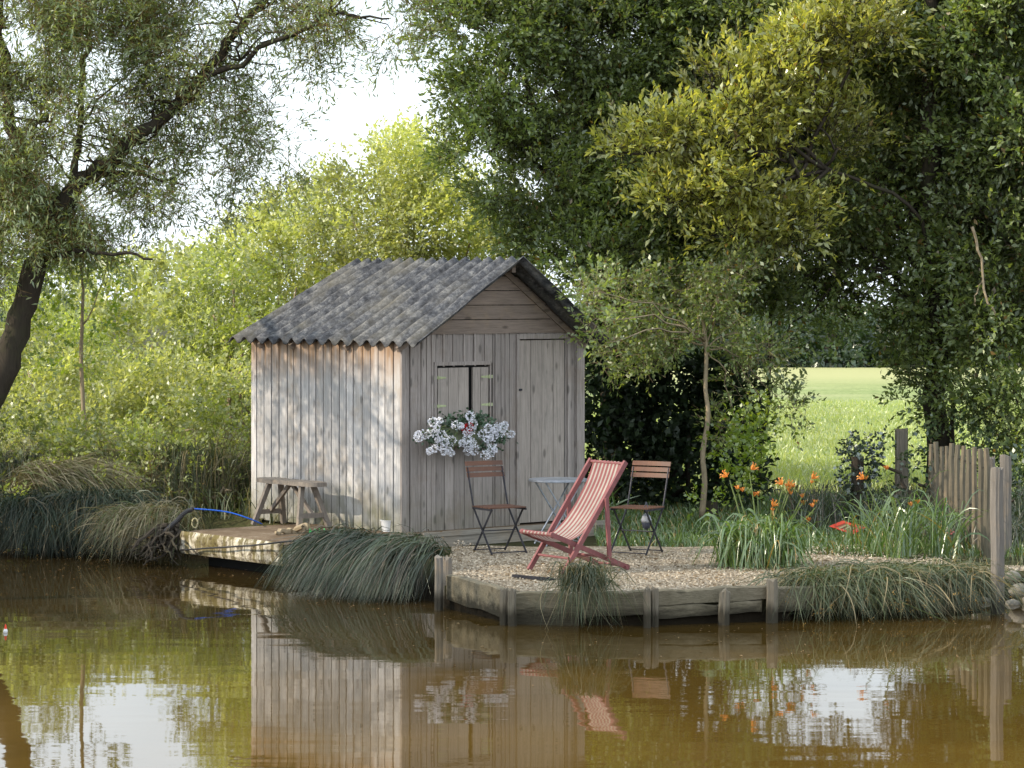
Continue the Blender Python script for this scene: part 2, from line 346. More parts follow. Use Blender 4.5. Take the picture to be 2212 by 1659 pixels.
class Leaves:
    def __init__(s): s.V = []; s.F = []; s.n = 0
    def quads(s, V4):                     # (n,4,3)
        k = len(V4); s.V.append(V4.reshape(-1, 3)); s.F.append(np.arange(k*4).reshape(k, 4)+s.n); s.n += k*4
    def leaf(s, Pb, D, N, L, W, at=.45):
        D = nrm(D); S = nrm(np.cross(D, N)); N2 = np.cross(S, D)
        L = L[:, None]; W = W[:, None]
        m = Pb+D*L*at+N2*L*.08
        s.quads(np.stack([Pb, m+S*W/2, Pb+D*L-N2*L*.08, m-S*W/2], 1))
    def twigs(s, S, T, l, k, L, W, droop=.1, spread=.8, upn=.8):
        n = len(S)
        for j in range(k):
            t = (j+.3+.6*rng.random(n))/k
            pos = S+T*(l*t)[:, None]; pos[:, 2] -= droop*l*t*t
            pr = nrm(np.cross(T, rng.normal(size=(n, 3))))
            D = nrm(T*(.55+.5*t[:, None])+pr*spread+rng.normal(size=(n, 3))*.15)
            N = rng.normal(size=(n, 3))*.55+np.array([0, 0, upn])
            sz = rng.uniform(.5, 1.25, n)
            s.leaf(pos, D, N, L*sz, W*sz)
    def stick(s, A, B, w):
        d = nrm(B-A); sd = nrm(np.cross(d, np.array([0.1, 1, .2])))*w; sd2 = nrm(np.cross(d, sd))*w
        s.quads(np.stack([A-sd, A+sd, B+sd*.3, B-sd*.3], 1)); s.quads(np.stack([A-sd2, A+sd2, B+sd2*.3, B-sd2*.3], 1))
    def blades(s, A, C, B, w, seg=6, face=None):      # quadratic curves A -> B with control C, each a ribbon tapering to its tip
        n = len(A); ts = np.linspace(0, 1, seg+1)
        pts = [A*(1-t)**2+C*2*t*(1-t)+B*t*t for t in ts]
        ang = rng.random(n)*math.pi*.8
        d = nrm(B-A); rnd = np.stack([np.cos(ang), np.sin(ang)*.5, rng.normal(size=n)*.3], 1)
        sd = nrm(rnd-d*(rnd*d).sum(1)[:, None])
        V = np.zeros((n, (seg+1)*2, 3))
        for i, t in enumerate(ts):
            ww = (w*(1-t**2.2)*.5+w*.04)[:, None]
            V[:, 2*i] = pts[i]-sd*ww; V[:, 2*i+1] = pts[i]+sd*ww
        s.V.append(V.reshape(-1, 3))
        base = (np.arange(n)*(seg+1)*2)[:, None]+s.n
        for i in range(seg):
            s.F.append(np.concatenate([base+2*i, base+2*i+1, base+2*i+3, base+2*i+2], 1))
        s.n += n*(seg+1)*2
    def build(s, name, mat, parent=None, world=True):
        return npmesh(name, np.concatenate(s.V), np.concatenate(s.F), mat, parent, world)
def sphere_pts(n, shell=.5):
    u = nrm(rng.normal(size=(n, 3))); r = (shell+(1-shell)*rng.random(n))**.6
    return u, r
def crown(blobs, per_m3=260, twl=.35, k=7, L=.07, W=.028, droop=.1, up=.35, thr=-.05, nfreq=1.1, shell=.25, out=.6, core=0, stick=None, seed=0., spread=.8):
    """blobs: (centre, rx, ry, rz, density) -> leaf mesh data: twigs with leaves, thinned by a 3D noise so that gaps show"""
    Lv = Leaves(); St = Leaves()
    for (c, rx, ry, rz, den) in blobs:
        n = int(per_m3*den*rx*ry*rz*4.19)
        if n < 5: continue
        u, r = sphere_pts(n, shell); S = np.array(c)+u*r[:, None]*np.array([rx, ry, rz])
        keep = np.array([noise.noise(Vector((p[0]*nfreq+seed, p[1]*nfreq, p[2]*nfreq*1.15)))+.35*noise.noise(Vector((p[0]*nfreq*3+seed, p[1]*nfreq*3, p[2]*nfreq*3))) > thr for p in S])
        S = S[keep]; u = u[keep]; n = len(S)
        if n < 2: continue
        T = nrm(u*out+rng.normal(size=(n, 3))*.45+np.array([0, 0, up]))
        l = twl*rng.uniform(.6, 1.3, n)
        Lv.twigs(S, T, l, k, L, W, droop, spread)
        if stick: St.stick(S-T*(.25*l)[:, None], S+T*l[:, None], stick)
    return Lv, (St if stick else None)
def limb(mb, pts, r0, r1, n=8, sub=5, jit=.03, wob=.15):
    pts = [Vector(p) for p in pts]; out = []
    for i in range(len(pts)-1):
        p0 = pts[max(i-1, 0)]; p1 = pts[i]; p2 = pts[i+1]; p3 = pts[min(i+2, len(pts)-1)]
        for k in range(sub):
            t = k/sub
            q = .5*((2*p1)+(-p0+p2)*t+(2*p0-5*p1+4*p2-p3)*t*t+(-p0+3*p1-3*p2+p3)*t**3)
            out.append(q+Vector((random.gauss(0, jit), random.gauss(0, jit), random.gauss(0, jit)))*(1 if (i or k) else 0))
    out.append(pts[-1]); m = len(out)
    mb.tube(out, [r0+(r1-r0)*(i/(m-1))**.8 for i in range(m)], n, wob); return out
def blobQ(x, y, Y, rx, ry, rd, den=1.0):
    c = Q(x, y, Y); s = Y/F; return (c, rx*s, rd, ry*s, den)
# ------------------------------------------------------------------ sun and sky
SUN = Vector((-.97, -.22, 0)).normalized(); EL = R(29)
sv = Vector((SUN.x*math.cos(EL), SUN.y*math.cos(EL), math.sin(EL)))
sl = bpy.data.lights.new('sun', 'SUN'); sl.energy = 5.0; sl.angle = R(.5); sl.color = (1, .88, .70)
so = bpy.data.objects.new('sun', sl); col.objects.link(so); so.rotation_euler = (-sv).to_track_quat('-Z', 'Y').to_euler()
so.location = (-20, 20, 20)
w = bpy.data.worlds.new('World'); sc.world = w; w.use_nodes = True; nt = w.node_tree; nt.nodes.clear()
sky = nd(nt, 'ShaderNodeTexSky', sky_type='NISHITA', sun_disc=False, sun_elevation=EL, sun_rotation=math.atan2(SUN.x, SUN.y))
sky.air_density = 1.0; sky.dust_density = 1.5
b1 = nd(nt, 'ShaderNodeBackground', i_Strength=.12); nt.links.new(sky.outputs[0], b1.inputs[0])
b2 = nd(nt, 'ShaderNodeBackground', i_Strength=2.3); b2.inputs[0].default_value = (.84, .93, 1, 1)
tcw = nd(nt, 'ShaderNodeTexCoord'); nz = noi(nt, tcw.outputs['Generated'], 2.2, 5, .6)
fx = ramp(nt, nz, [(.3, .45), (.6, .85)])
mxw = nd(nt, 'ShaderNodeMixShader'); nt.links.new(fx, mxw.inputs[0]); nt.links.new(b1.outputs[0], mxw.inputs[1]); nt.links.new(b2.outputs[0], mxw.inputs[2])
ow = nd(nt, 'ShaderNodeOutputWorld'); nt.links.new(mxw.outputs[0], ow.inputs[0])
# ------------------------------------------------------------------ terrain
ZD = .37; ZG = .235       # slab top, gravel top
SH = [(-160, 14), (-9.6, 17), (-8.9, 23), (-8.0, 31.3), (-6, 32.0), (-4.4, 31.4), (-3.9, 32.2), (-3.0, 31.6), (-2.2, 30.3), (-1.9, 28.6), (-1.5, 27.4), (-.75, 26.75), (-.60, 26.30), (.0, 25.12), (.55, 25.02), (1.2, 24.98), (2.3, 25.3), (2.7, 25.45), (3.6, 25.9), (4.6, 26.9), (7, 27.4), (12, 27.5), (160, 28)]
def ysh(x):
    for (a, ya), (b, yb) in zip(SH, SH[1:]):
        if x <= b: return ya+(yb-ya)*(x-a)/(b-a)
    return SH[-1][1]
xs = sorted(set([-160, -100, -60, -40, -25, -18, -13] + [round(-10+.125*i, 4) for i in range(161)] + [13, 18, 25, 40, 60, 100, 160] + [p[0] for p in SH]))
offs = [0, .04, .12, .3, .6, 1.0, 1.5, 2, 3, 4, 6, 8, 11, 15, 20, 27, 35, 45, 60, 90, 140, 220, 380]
def wall_like(x): return -.66 < x < 2.5
def zprof(x, t):
    if wall_like(x): return [-.5, ZG-.03][t > .03]
    hb = .34 if x < -1 else .22
    if t >= 1.0: return hb+.02*noise.noise(Vector((x*.7, t*.5, 0)))
    return -.12+(hb+.10)*min(1, t/.9)**.7
mb = MB(); rows = [(-60, 1.2), (2, 1.2), (4.5, .9), (5.5, -.3), (7, -1.2)]
allr = [('a', y, z) for y, z in rows]+[('b', -3, -1.2), ('b', -.8, -.6)]+[('t', t, 0) for t in offs]
for x in xs:
    for k, a, b in allr:
        if k == 'a': mb.v.append((x, a, b))
        elif k == 'b': mb.v.append((x, ysh(x)+a, b))
        else: mb.v.append((x, ysh(x)+a, zprof(x, a)))
nr = len(allr)
for i in range(len(xs)-1):
    for j in range(nr-1): mb.f.append((i*nr+j, (i+1)*nr+j, (i+1)*nr+j+1, i*nr+j+1))
tag(mb.build('ground', 'soil', smooth=False), kind='structure')
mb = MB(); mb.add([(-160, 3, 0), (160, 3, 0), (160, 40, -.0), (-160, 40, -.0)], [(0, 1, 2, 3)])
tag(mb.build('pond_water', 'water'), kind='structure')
# gravel terrace sheet
gx = [-.62+.12*i for i in range(0, 60)]
mb = MB(); gr = 14
for x in gx:
    y0 = ysh(x)+(.05 if wall_like(x) else .35); y1 = 29.55+min(.0, (2.2-x)*.25) if x < 2.2 else 29.2-(x-2.2)*.62
    y1 = max(y1, y0+.1)
    for j in range(gr+1):
        y = y0+(y1-y0)*j/gr
        mb.v.append((x, y, ZG+.045+.012*noise.noise(Vector((x*2, y*2, 3)))-(.03 if j in (0,) else 0)))
for i in range(len(gx)-1):
    for j in range(gr): mb.f.append((i*(gr+1)+j, (i+1)*(gr+1)+j, (i+1)*(gr+1)+j+1, i*(gr+1)+j+1))
tag(mb.build('gravel_terrace', 'gravel', smooth=True), kind='structure')
ZT = ZG+.047
mb = MB(); mb.add([(-60, 40, .29), (110, 37, .27), (110, 93, .34), (-60, 93, .34)], [(0, 1, 2, 3)])
tag(mb.build('field', 'field'), kind='structure')
# loose gravel and fallen leaves
Lv = Leaves(); n = 9000
X = rng.uniform(-.6, 4.3, n); Y = np.array([ysh(x)+.12 for x in X])+rng.random(n)*3.8
A = np.stack([X, Y, np.full(n, ZT+.004)], 1)
a = rng.random(n)*6.28; D = np.stack([np.cos(a), np.sin(a), rng.random(n)*.5], 1)
Lv.leaf(A, D, rng.normal(size=(n, 3))*.6+np.array([0, 0, 1]), rng.uniform(.012, .032, n), rng.uniform(.01, .022, n))
me = plain('pebble', (.48, .41, .32), .85, 0, .5, 40); M['pebble'] = me
tag(Lv.build('loose_gravel', 'pebble'), 'pale chips of gravel scattered over the terrace', 'gravel', kind='stuff')
Lv = Leaves(); n = 900
X = rng.uniform(-3.4, 3.6, n); Y = np.array([ysh(x)+.3 for x in X])+rng.random(n)*3.2
Z = np.where(X < -.7, ZD+.012, ZT+.008)
ok = (X > -.5) | ((Y > 30.6-.9*(X+3.4)) )
A = np.stack([X, Y, Z], 1)[ok]; n = len(A)
a = rng.random(n)*6.28; D = np.stack([np.cos(a), np.sin(a), rng.random(n)*.3], 1)
Lv.leaf(A, D, rng.normal(size=(n, 3))*.5+np.array([0, 0, 1]), rng.uniform(.03, .06, n), rng.uniform(.012, .025, n))
tag(Lv.build('fallen_leaves', 'dead_leaf'), 'dry fallen leaves littered over the slab and gravel', 'leaves', kind='stuff')
# ------------------------------------------------------------------ the shed
TH = R(40); cA, sA = math.cos(TH), math.sin(TH)
C0 = Vector((-1.165, 30.10, ZD)); W_, L_ = 2.53, 2.74
def FW(px, py):
    k = (px-CX)/F; s = (k*C0.y-C0.x)/(cA-k*sA); Y = C0.y+sA*s
    return s, H-(py-HY)*Y/F-ZD
def SW(px, py):
    k = (px-CX)/F; s = (C0.x-k*C0.y)/(sA+k*cA); Y = C0.y+cA*s
    return s, H-(py-HY)*Y/F-ZD
shed = empty('garden_shed', C0, TH, 'small weathered grey board shed with corrugated roof beside the pond', 'shed')
EZ, RZ, RX = 1.97, 2.85, 1.33
def roofz(x): return EZ+(x+.08)*(RZ-EZ)/(RX+.08) if x < RX else EZ+(W_+.08-x)*(RZ-EZ)/(W_+.08-RX)
m = MB(); nb = 19; y = 0.0; i = 0
while y < L_-.02:
    bw = random.uniform(.115, .165); y2 = min(L_, y+bw)
    xo = -.006-.004*random.random(); i += 1
    m.box(xo, .012, y, y2-random.uniform(.014, .024), -.0-.02*random.random(), 1.99); y = y2
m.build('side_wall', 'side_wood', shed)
MB().box(.0125, .02, 0, L_, 0, 1.98).build('side_lining', 'dark', shed)
# front wall boards, with openings
wx0, wz1 = FW(941, 786); wx1, wz0 = FW(1057, 902); dx0, dz1 = FW(1118, 733); dx1, dz0 = FW(1222, 1130); dz0 = .02
m = MB(); x = .0; FT = 2.10
while x < W_-.01:
    x2 = min(W_, x+random.uniform(.11, .15))
    top = min(FT, roofz(x)-.05, roofz(x2)-.05); yo = -.006*random.random()
    segs = [(0, top)]
    cx = (x+x2)/2
    if wx0 < cx < wx1: segs = [(0, wz0), (wz1, top)]
    if dx0 < cx < dx1: segs = [(dz1, top)]
    for a, b in segs: m.box(x, x2-.008, yo, .02, a, b)
    x = x2
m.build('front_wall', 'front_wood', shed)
m = MB(); m.box(0, wx0, .021, .03, 0, FT-.1); m.box(wx1, dx0, .021, .03, 0, FT-.1); m.box(dx1, W_, .021, .03, 0, FT-.1); m.box(wx0, wx1, .021, .03, 0, wz0); m.box(wx0, wx1, .021, .03, wz1, FT-.1)
m.build('wall_lining', 'dark', shed)
m = MB()  # narrow battens on front, lapping over the window top
for x in np.arange(.13, W_-.1, .145):
    x = float(x)+random.uniform(-.01, .01)
    if x > dx0-.08: continue
    if x < wx0-.05 or x > wx1+.02: z0, z1 = 0, min(FT, roofz(x)-.06)
    else: z0, z1 = wz1-.03, FT
    m.bar((x, -.011, z0), (x, -.011, z1), .022, .008, (0, 1, 0))
m.build('front_batten', 'front_wood', shed)
m = MB(); z = FT-.02; k = 0   # gable boards, horizontal
while z < RZ-.12:
    z2 = z+.155
    xl = max(-.0, -.08+(z2-EZ)*(RX+.08)/(RZ-EZ)-.02); xr = min(W_, W_+.08-(z2-EZ)*(W_+.08-RX)/(RZ-EZ)+.02)
    if xr-xl < .1: break
    xl0 = max(0, -.08+(z-EZ)*(RX+.08)/(RZ-EZ)); xr0 = min(W_, W_+.08-(z-EZ)*(W_+.08-RX)/(RZ-EZ))
    yo = -.020-.006*(k % 2)
    vs = [(xl0, yo, z), (xr0, yo, z), (xr, yo+.006, z2-.008), (xl, yo+.006, z2-.008)]
    vs += [(a, .02, c) for a, b, c in vs]
    m.add(vs, [(0, 1, 2, 3), (7, 6, 5, 4), (0, 4, 5, 1), (1, 5, 6, 2), (2, 6, 7, 3), (3, 7, 4, 0)])
    z = z2; k += 1
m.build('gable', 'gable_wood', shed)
m = MB(); m.box(.02, W_, L_-.03, L_, 0, 1.95); m.box(W_-.02, W_, .0, L_-.03, 0, 1.97)
m.add([(0, L_, 1.95), (W_, L_, 1.95), (RX, L_, RZ-.05)], [(0, 1, 2)])
m.build('back_wall', 'front_wood', shed)
MB().box(-.012, .05, -.03, .0, 0, 1.93).build('corner_board', 'front_wood', shed); MB().box(W_-.10, W_+.012, -.032, -.007, 0, 2.06).build('corner_board', 'front_wood', shed)
m = MB(); m.box(.05, W_-.05, .1, L_-.1, .012, .03); m.build('floor_boards', 'gable_wood', shed)
# door
dr = MB(); nbd = 4
for i in range(nbd):
    a = dx0+.02+(dx1-dx0-.05)*i/nbd; b = dx0+.02+(dx1-dx0-.05)*(i+1)/nbd
    dr.box(a, b-.007, -.012-.003*(i % 2), .012, dz0, dz1-.012)
door = dr.build('door', 'door_wood', shed)
fm = MB(); fm.box(dx0-.03, dx0+.008, -.028, .02, 0, dz1+.002); fm.box(dx0-.03, dx1+.01, -.030, .02, dz1+.003, dz1+.055); fm.box(dx1+.012, dx1+.05, -.026, .02, 0, dz1+.0)
fm.build('door_frame', 'front_wood', shed)
m = MB(); m.box(dx1-.024, dx1+.010, -.004, .01, 0, dz1); m.build('door_gap', 'dark', shed)
m = MB(); lz = FW(1085, 845)[1]; m.box(dx0-.005, dx0+.04, -.034, -.017, lz, lz+.022); m.build('latch', 'iron', door)
# shutters
sx1, _ = FW(1011, 800); sx2, _ = FW(1020, 800)
m = MB(); m.box(wx0, wx1, .04, .05, wz0, wz1); m.build('window_opening', 'dark', shed)
def shutter(a, b, nb, hx):
    m = MB()
    for i in range(nb): m.box(a+(b-a)*i/nb, a+(b-a)*(i+1)/nb-.005, -.014-.002*(i % 2), .012, wz0+.012, wz1-.045)
    s = m.build('shutter', 'door_wood', shed)
    for hz in (FW(950, 816)[1], FW(950, 877)[1]):
        h = MB()
        sgn = 1 if hx < (a+b)/2 else -1
        vs = [(hx-sgn*.05, -.019, hz-.018), (hx-sgn*.05, -.019, hz+.018), (hx+sgn*.11, -.019, hz+.008), (hx+sgn*.11, -.019, hz-.008)]
        vs += [(x, -.0145-.002, z) for x, y, z in vs]
        h.add(vs, [(0, 1, 2, 3), (7, 6, 5, 4), (0, 4, 5, 1), (1, 5, 6, 2), (2, 6, 7, 3), (3, 7, 4, 0)]); h.tube([(hx, -.022, hz-.02), (hx, -.022, hz+.02)], .007, 6)
        h.build('hinge', 'hinge', s)
shutter(wx0+.022, sx1, 3, wx0+.018); shutter(sx2, wx1-.024, 2, wx1-.018)
m = MB(); m.box(wx0-.03, wx1+.01, -.024, .02, wz1-.02, wz1+.018); m.box(wx0-.03, wx0+.004, -.02, .02, wz0, wz1-.021); m.box(wx1-.004, wx1+.012, -.02, .02, wz0, wz1-.021)
m.build('window_frame', 'front_wood', shed)
# corrugated roof, laid a little skew: the eave runs further back than the ridge
def roof_sheet(left):
    V = []; crest = []; nu, nv = 288, 26; wv = 15.5
    for j in range(nv+1):
        t = j/nv                         # 0 ridge .. 1 eave
        if left: x = RX+(-.085-RX)*t; y0 = -.42; y1 = 2.62+.48*t
        else: x = RX+(W_+.03-RX)*t; y0 = -.42; y1 = 2.62+.48*t
        z = RZ+.0-(RZ-EZ)*t+.03
        if left: z += .012*math.sin(t*9)*0
        for i in range(nu+1):
            u = i/nu; ph = u*wv*2*math.pi
            c = math.cos(ph); y = y0+(y1-y0)*u
            edge = .012*noise.noise(Vector((i*.2, 5*left, 0))) if j == nv else 0
            step = .012 if t > .52 else 0
            zz = z+.034*c-step+.006*noise.noise(Vector((y*2, t*3, 1)))
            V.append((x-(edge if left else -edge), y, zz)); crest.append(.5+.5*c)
    Fq = []
    for j in range(nv):
        for i in range(nu):
            a = j*(nu+1)+i; q = (a, a+1, a+nu+2, a+nu+1); Fq.append(q if left else q[::-1])
    me = bpy.data.meshes.new('roof'); me.from_pydata(V, [], Fq); me.update()
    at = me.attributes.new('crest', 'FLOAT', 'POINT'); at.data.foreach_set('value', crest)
    o = link('roof_sheet', me, 'roof', shed, smooth=True)
    sm = o.modifiers.new('thick', 'SOLIDIFY'); sm.thickness = .009; sm.offset = -1 if left else -1
    return o
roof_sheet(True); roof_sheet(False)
m = MB()
for yy in (-.02, .9, 1.9, 2.5):
    for sgn in (0, 1):
        xe = -.06 if sgn == 0 else W_+.02
        m.bar((RX, yy, RZ-.055), (xe, yy, EZ-.05), .04, .06)
m.bar((RX, -.26, RZ-.07), (RX, 2.6, RZ-.06), .05, .09); m.bar((.04, -.02, EZ-.0), (.04, 2.6, EZ-.0), .04, .05); m.bar((W_-.04, -.02, EZ-.0), (W_-.04, 2.6, EZ-.0), .04, .05)
m.build('rafters', 'gable_wood', shed)
# ------------------------------------------------------------------ slab the shed stands on, with ledge
plat = empty('concrete_platform', C0, TH, 'mossy concrete slab under the shed jutting out over the pond', 'platform')
S0 = P(388, 1147, ZD); S1 = P(640, 1163, ZD)
def tolocal(p): d = p-C0; return (d.x*cA+d.y*sA, -d.x*sA+d.y*cA)
l0 = tolocal(S0)
xf = l0[0]; yb = l0[1]
def slab_mesh(x0, x1, y0, y1, z0, z1, nu=60, ns=6, amp=.02):
    mb = MB()
    # front face (x0) rippled, plus top and others
    for j in range(ns+1):
        for i in range(nu+1):
            y = y0+(y1-y0)*i/nu; z = z0+(z1-z0)*j/ns
            e = amp*noise.fractal(Vector((y*3, z*5, 1)), 1, 2, 3)
            mb.v.append((x0+e+(.02 if j in (0, ns) else 0), y, z))
    for j in range(ns):
        for i in range(nu):
            a = j*(nu+1)+i; mb.f.append((a, a+nu+1, a+nu+2, a+1))
    return mb
m = slab_mesh(xf, W_, -.16, yb, .135-ZD, -.0, 70, 6)
b = len(m.v); nu = 70
# top sheet
m2 = MB()
for i in range(nu+1):
    y = -.16+(yb+.16)*i/nu; e = .02*noise.fractal(Vector((y*3, 0, 1)), 1, 2, 3)
    for x in (xf+.02+e*.5, xf+.25, 0.0, W_+.15):
        m2.v.append((x, y, -.001-.02*(x < xf+.1)+.004*noise.noise(Vector((x*4, y*4, 0)))))
for i in range(nu):
    for j in range(3): a = i*4+j; m2.f.append((a, a+1, a+5, a+4))
m.box(xf+.03, W_+.15, -.155, yb-.005, .14-ZD, -.025)
m.build('slab_edge', 'concrete', plat)
m2.build('slab_top', 'decktop', plat)
m = MB(); m.box(xf+.3, W_+.1, -.05, yb-.1, -.9, .14-ZD); m.build('slab_shade', 'dark', plat)  # near-black box standing in for the shade in the gap under the slab
m = MB(); m.box(.15, W_+.25, -.20, -.163, -.045, .004); m.build('ledge_board', 'plank_x', plat)
m = MB(); m.box(.2, W_+.2, -.185, -.165, -.16, -.046); m.build('kick_board', 'plank_x', plat)
# ------------------------------------------------------------------ bench
bd = Vector((-sA, cA, 0)); bn = Vector((cA, sA, 0))
bc = (P(567, 1140, ZD)+P(690, 1134, ZD))/2
bench = empty('wooden_bench', (bc.x, bc.y, ZD), TH+R(90), 'grey trestle bench with splayed legs against the sunlit side wall', 'bench')
m = MB(); tv = []; n = 22
for i in range(n+1):
    t = -1+2*i/n; hw = .125*(1-max(0, abs(t)-.8)*2.4)+.012*noise.noise(Vector((t*3, 0, 0)))
    for (yy, zz) in ((-hw, .455), (hw, .455), (hw*.96, .50), (-hw*.96, .50)): m.v.append((t*.56, yy, zz+.006*noise.noise(Vector((t*2, yy*3, 4)))))
for i in range(n):
    for k in range(4): a = i*4; m.f.append((a+k, a+(k+1) % 4, a+4+(k+1) % 4, a+4+k))
m.f += [(3, 2, 1, 0), tuple(n*4+k for k in range(4))]
m.build('seat', 'bench_wood', bench)
for sx in (-1, 1):
    for sy in (-1, 1):
        m = MB(); m.bar((sx*.30, sy*.075, .455), (sx*.42, sy*.20, 0), .055, .04, (1, 0, 0)); m.build('leg', 'bench_wood', bench)
    m = MB(); m.bar((sx*.39, -.16, .14), (sx*.39, .16, .14), .03, .05); m.build('crosspiece', 'bench_wood', bench)
    m = MB(); m.bar((sx*.02, -.0, .455), (sx*.38, 0, .15), .04, .035, (0, 1, 0)); m.build('brace', 'bench_wood', bench)
# ------------------------------------------------------------------ bucket, hose, toy, ring, root, pipe
p = P(839, 1148, ZD)
bk = empty('bucket', (p.x, p.y, ZD), 0, 'small white plastic bucket at the near corner of the shed', 'bucket')
MB().lathe((0, 0, 0), [(.062, 0), (.083, .115), (.088, .115), (.088, .122), (.078, .122), (.058, .008)], 24, True).build('body', 'white_plastic', bk, smooth=False)
m = MB(); m.tube([(.085*math.cos(a), .085*math.sin(a)*.98, .112-.04*math.sin(a*1)) for a in np.linspace(0, math.pi, 12)], .003, 5); m.build('handle', 'white_plastic', bk)
hs = MB()
pts = [Q(418, 1099, 30.6), Q(460, 1102, 30.7), Q(500, 1108, 30.8), Q(540, 1121, 30.85), P(566, 1132, ZD+.015)]
limb(hs, pts, .008, .008, 6, 5, 0, 0)
tag(hs.build('hose', 'blue_hose', smooth=True), 'bright blue hose running from the bank across the slab to the bench', 'hose')
hs = MB(); limb(hs, [Q(418, 1099, 30.6), Q(395, 1112, 30.5), Q(360, 1145, 30.4), Q(335, 1165, 30.4), Q(318, 1188, 30.5)], .022, .03, 8, 5, .004, .2)
tag(hs.build('pipe', 'dark_pipe'), 'black pipe slanting down into the water at the slab corner', 'pipe')
m = MB(); pr = P(421, 1141, ZD); n = 20
m.tube([(pr.x+.032*math.cos(a), pr.y+.01*math.sin(a), ZD+.055+.05*math.sin(a)) for a in np.linspace(0, 2*math.pi, 20)], .008, 6)
tag(m.build('pipe_ring', 'ring', smooth=True), 'pale yellow hoop standing on the left corner of the slab', 'hoop')
toy = MB(); pt = P(684, 1149, ZD+.005)
toy.bar(pt+Vector((-.08, 0, .0)), pt+Vector((.09, .02, .006)), .02, .012); toy.bar(pt+Vector((-.07, .07, .0)), pt+Vector((.09, .09, .006)), .02, .012)
for dx in (-.07, -.02, .03, .08): toy.bar(pt+Vector((dx, 0, 0)), pt+Vector((dx, .09, .0)), .014, .012); toy.bar(pt+Vector((dx, .0, 0)), pt+Vector((dx, .0, .035)), .012, .012, (0, 1, 0))
tag(toy.build('toy_rake', 'green_plastic'), 'small bright green plastic toy lying on the slab', 'toy')
m = MB(); limb(m, [P(595, 1150, ZD+.03), P(618, 1147, ZD+.03), P(640, 1143, ZD+.04), P(662, 1139, ZD+.05)], .018, .045, 8, 5, .012, .4)
limb(m, [P(640, 1143, ZD+.04), P(650, 1139, ZD+.09), P(655, 1136, ZD+.08)], .03, .015, 6, 3, .01, .4)
tag(m.build('driftwood', 'bark_light'), 'short gnarled branch lying under the bench edge on the slab', 'branch')
m = MB(); limb(m, [P(392, 1191, .16)+Vector((-.0, -.06, .02)), Q(520, 1180, 29.35), Q(600, 1172, 28.75), Q(720, 1163, 28.1)], .009, .009, 6, 4, .002, 0)
tag(m.build('cable', 'dark_pipe'), 'thin black cable strung along the face of the slab', 'cable')
m = MB(); a = P(1107, 1243, ZT+.02); b = P(1183, 1250, ZT+.02)
for k in (-1, 1): m.bar(a+Vector((0, k*.016, 0)), b+Vector((0, k*.016, 0)), .012, .02)
m.bar(a-Vector((0, 0, .012)), b-Vector((0, 0, .012)), .05, .006); m.tube([b, b+Vector((.06, 0, -.005)), b+Vector((.22, .02, -.01))], [.02, .008, .005], 8)
tag(m.build('rod_holder', 'iron'), 'thin dark metal rod holder lying on the gravel before the deckchair', 'rod holder')
# root stump left of slab
m = MB()
for k in range(48):
    a = Q(random.uniform(340, 385), random.uniform(1130, 1165), 30.5+random.uniform(-.1, .2))
    b = Q(random.uniform(270, 390), random.uniform(1175, 1222), 30.2+random.uniform(-.25, .2)); b.z = max(b.z, -.05)
    limb(m, [a, (a+b)/2+Vector((random.uniform(-.1, .1), random.uniform(-.1, .1), random.uniform(0, .08))), b], random.uniform(.012, .034), .006, 5, 3, .025, .4)
tag(m.build('root_tangle', 'bark_dark'), 'dark tangle of roots and earth at the left end of the slab', 'roots')
# ------------------------------------------------------------------ bistro chairs, table
def make_chair(loc, front, label):
    rz = math.atan2(front[1], front[0])
    t = empty('folding_chair', loc, rz, label, 'chair', 'folding bistro chairs round the metal table')
    bw = .20
    for sy in (-1, 1):
        m = MB(); pts = [(-.30, sy*bw, .845), (-.17, sy*bw, .45), (.21, sy*bw, 0)]
        m.bar(pts[0], pts[1], .008, .022); m.bar(pts[1], pts[2], .008, .022); m.build('back_leg', 'iron', t)
        m = MB(); m.bar((.17, sy*(bw-.02), .45), (-.20, sy*(bw-.02), 0), .008, .022); m.build('front_leg', 'iron', t)
    for q, zz in ((.20, .02), (-.19, .02), (0, .225)): MB().tube([(q, -bw+.01, zz), (q, bw-.01, zz)], .006, 6).build('stretcher', 'iron', t)
    for sy in (-1, 1): MB().bar((-.19, sy*bw, .445), (.20, sy*bw, .445), .008, .02).build('seat_rail', 'iron', t)
    for i in range(3):
        z = .745+i*.058; x = -.265-(z-.74)*.33; m = MB()
        for (y0, y1) in ((-bw-.015, bw+.015),):
            n = 8; vs = []
            for j in range(n+1):
                yy = y0+(y1-y0)*j/n; bend = -.018*(1-(2*j/n-1)**2)
                for (ox, oz) in ((-.006, 0), (.006, 0), (-.009, .044), (-.021, .044)): vs.append((x+bend+ox, yy, z+oz))
            fs = []
            for j in range(n):
                a = j*4
                for q in ((0, 1), (1, 2), (2, 3), (3, 0)): fs.append((a+q[0], a+q[1], a+4+q[1], a+4+q[0]))
            fs += [(3, 2, 1, 0), tuple(n*4+q for q in range(4))]; m.add(vs, fs)
        m.build('back_slat', 'slat', t)
    for i in range(7):
        x = -.165+i*.055; m = MB(); m.box(x-.019, x+.019, -bw-.01, bw+.01, .456, .468); m.build('seat_slat', 'slat', t)
    return t
c1 = P(1078, 1196, ZT); ch = make_chair((c1.x-.0, c1.y+.12, ZT), (.5, -.87), 'brown slatted folding chair left of the table, in front of the shed wall')
c2 = P(1378, 1197, ZT); make_chair((c2.x, c2.y+.1, ZT), (-.5, -.87), 'brown slatted folding chair right of the deckchair with a dark bag hung under it')
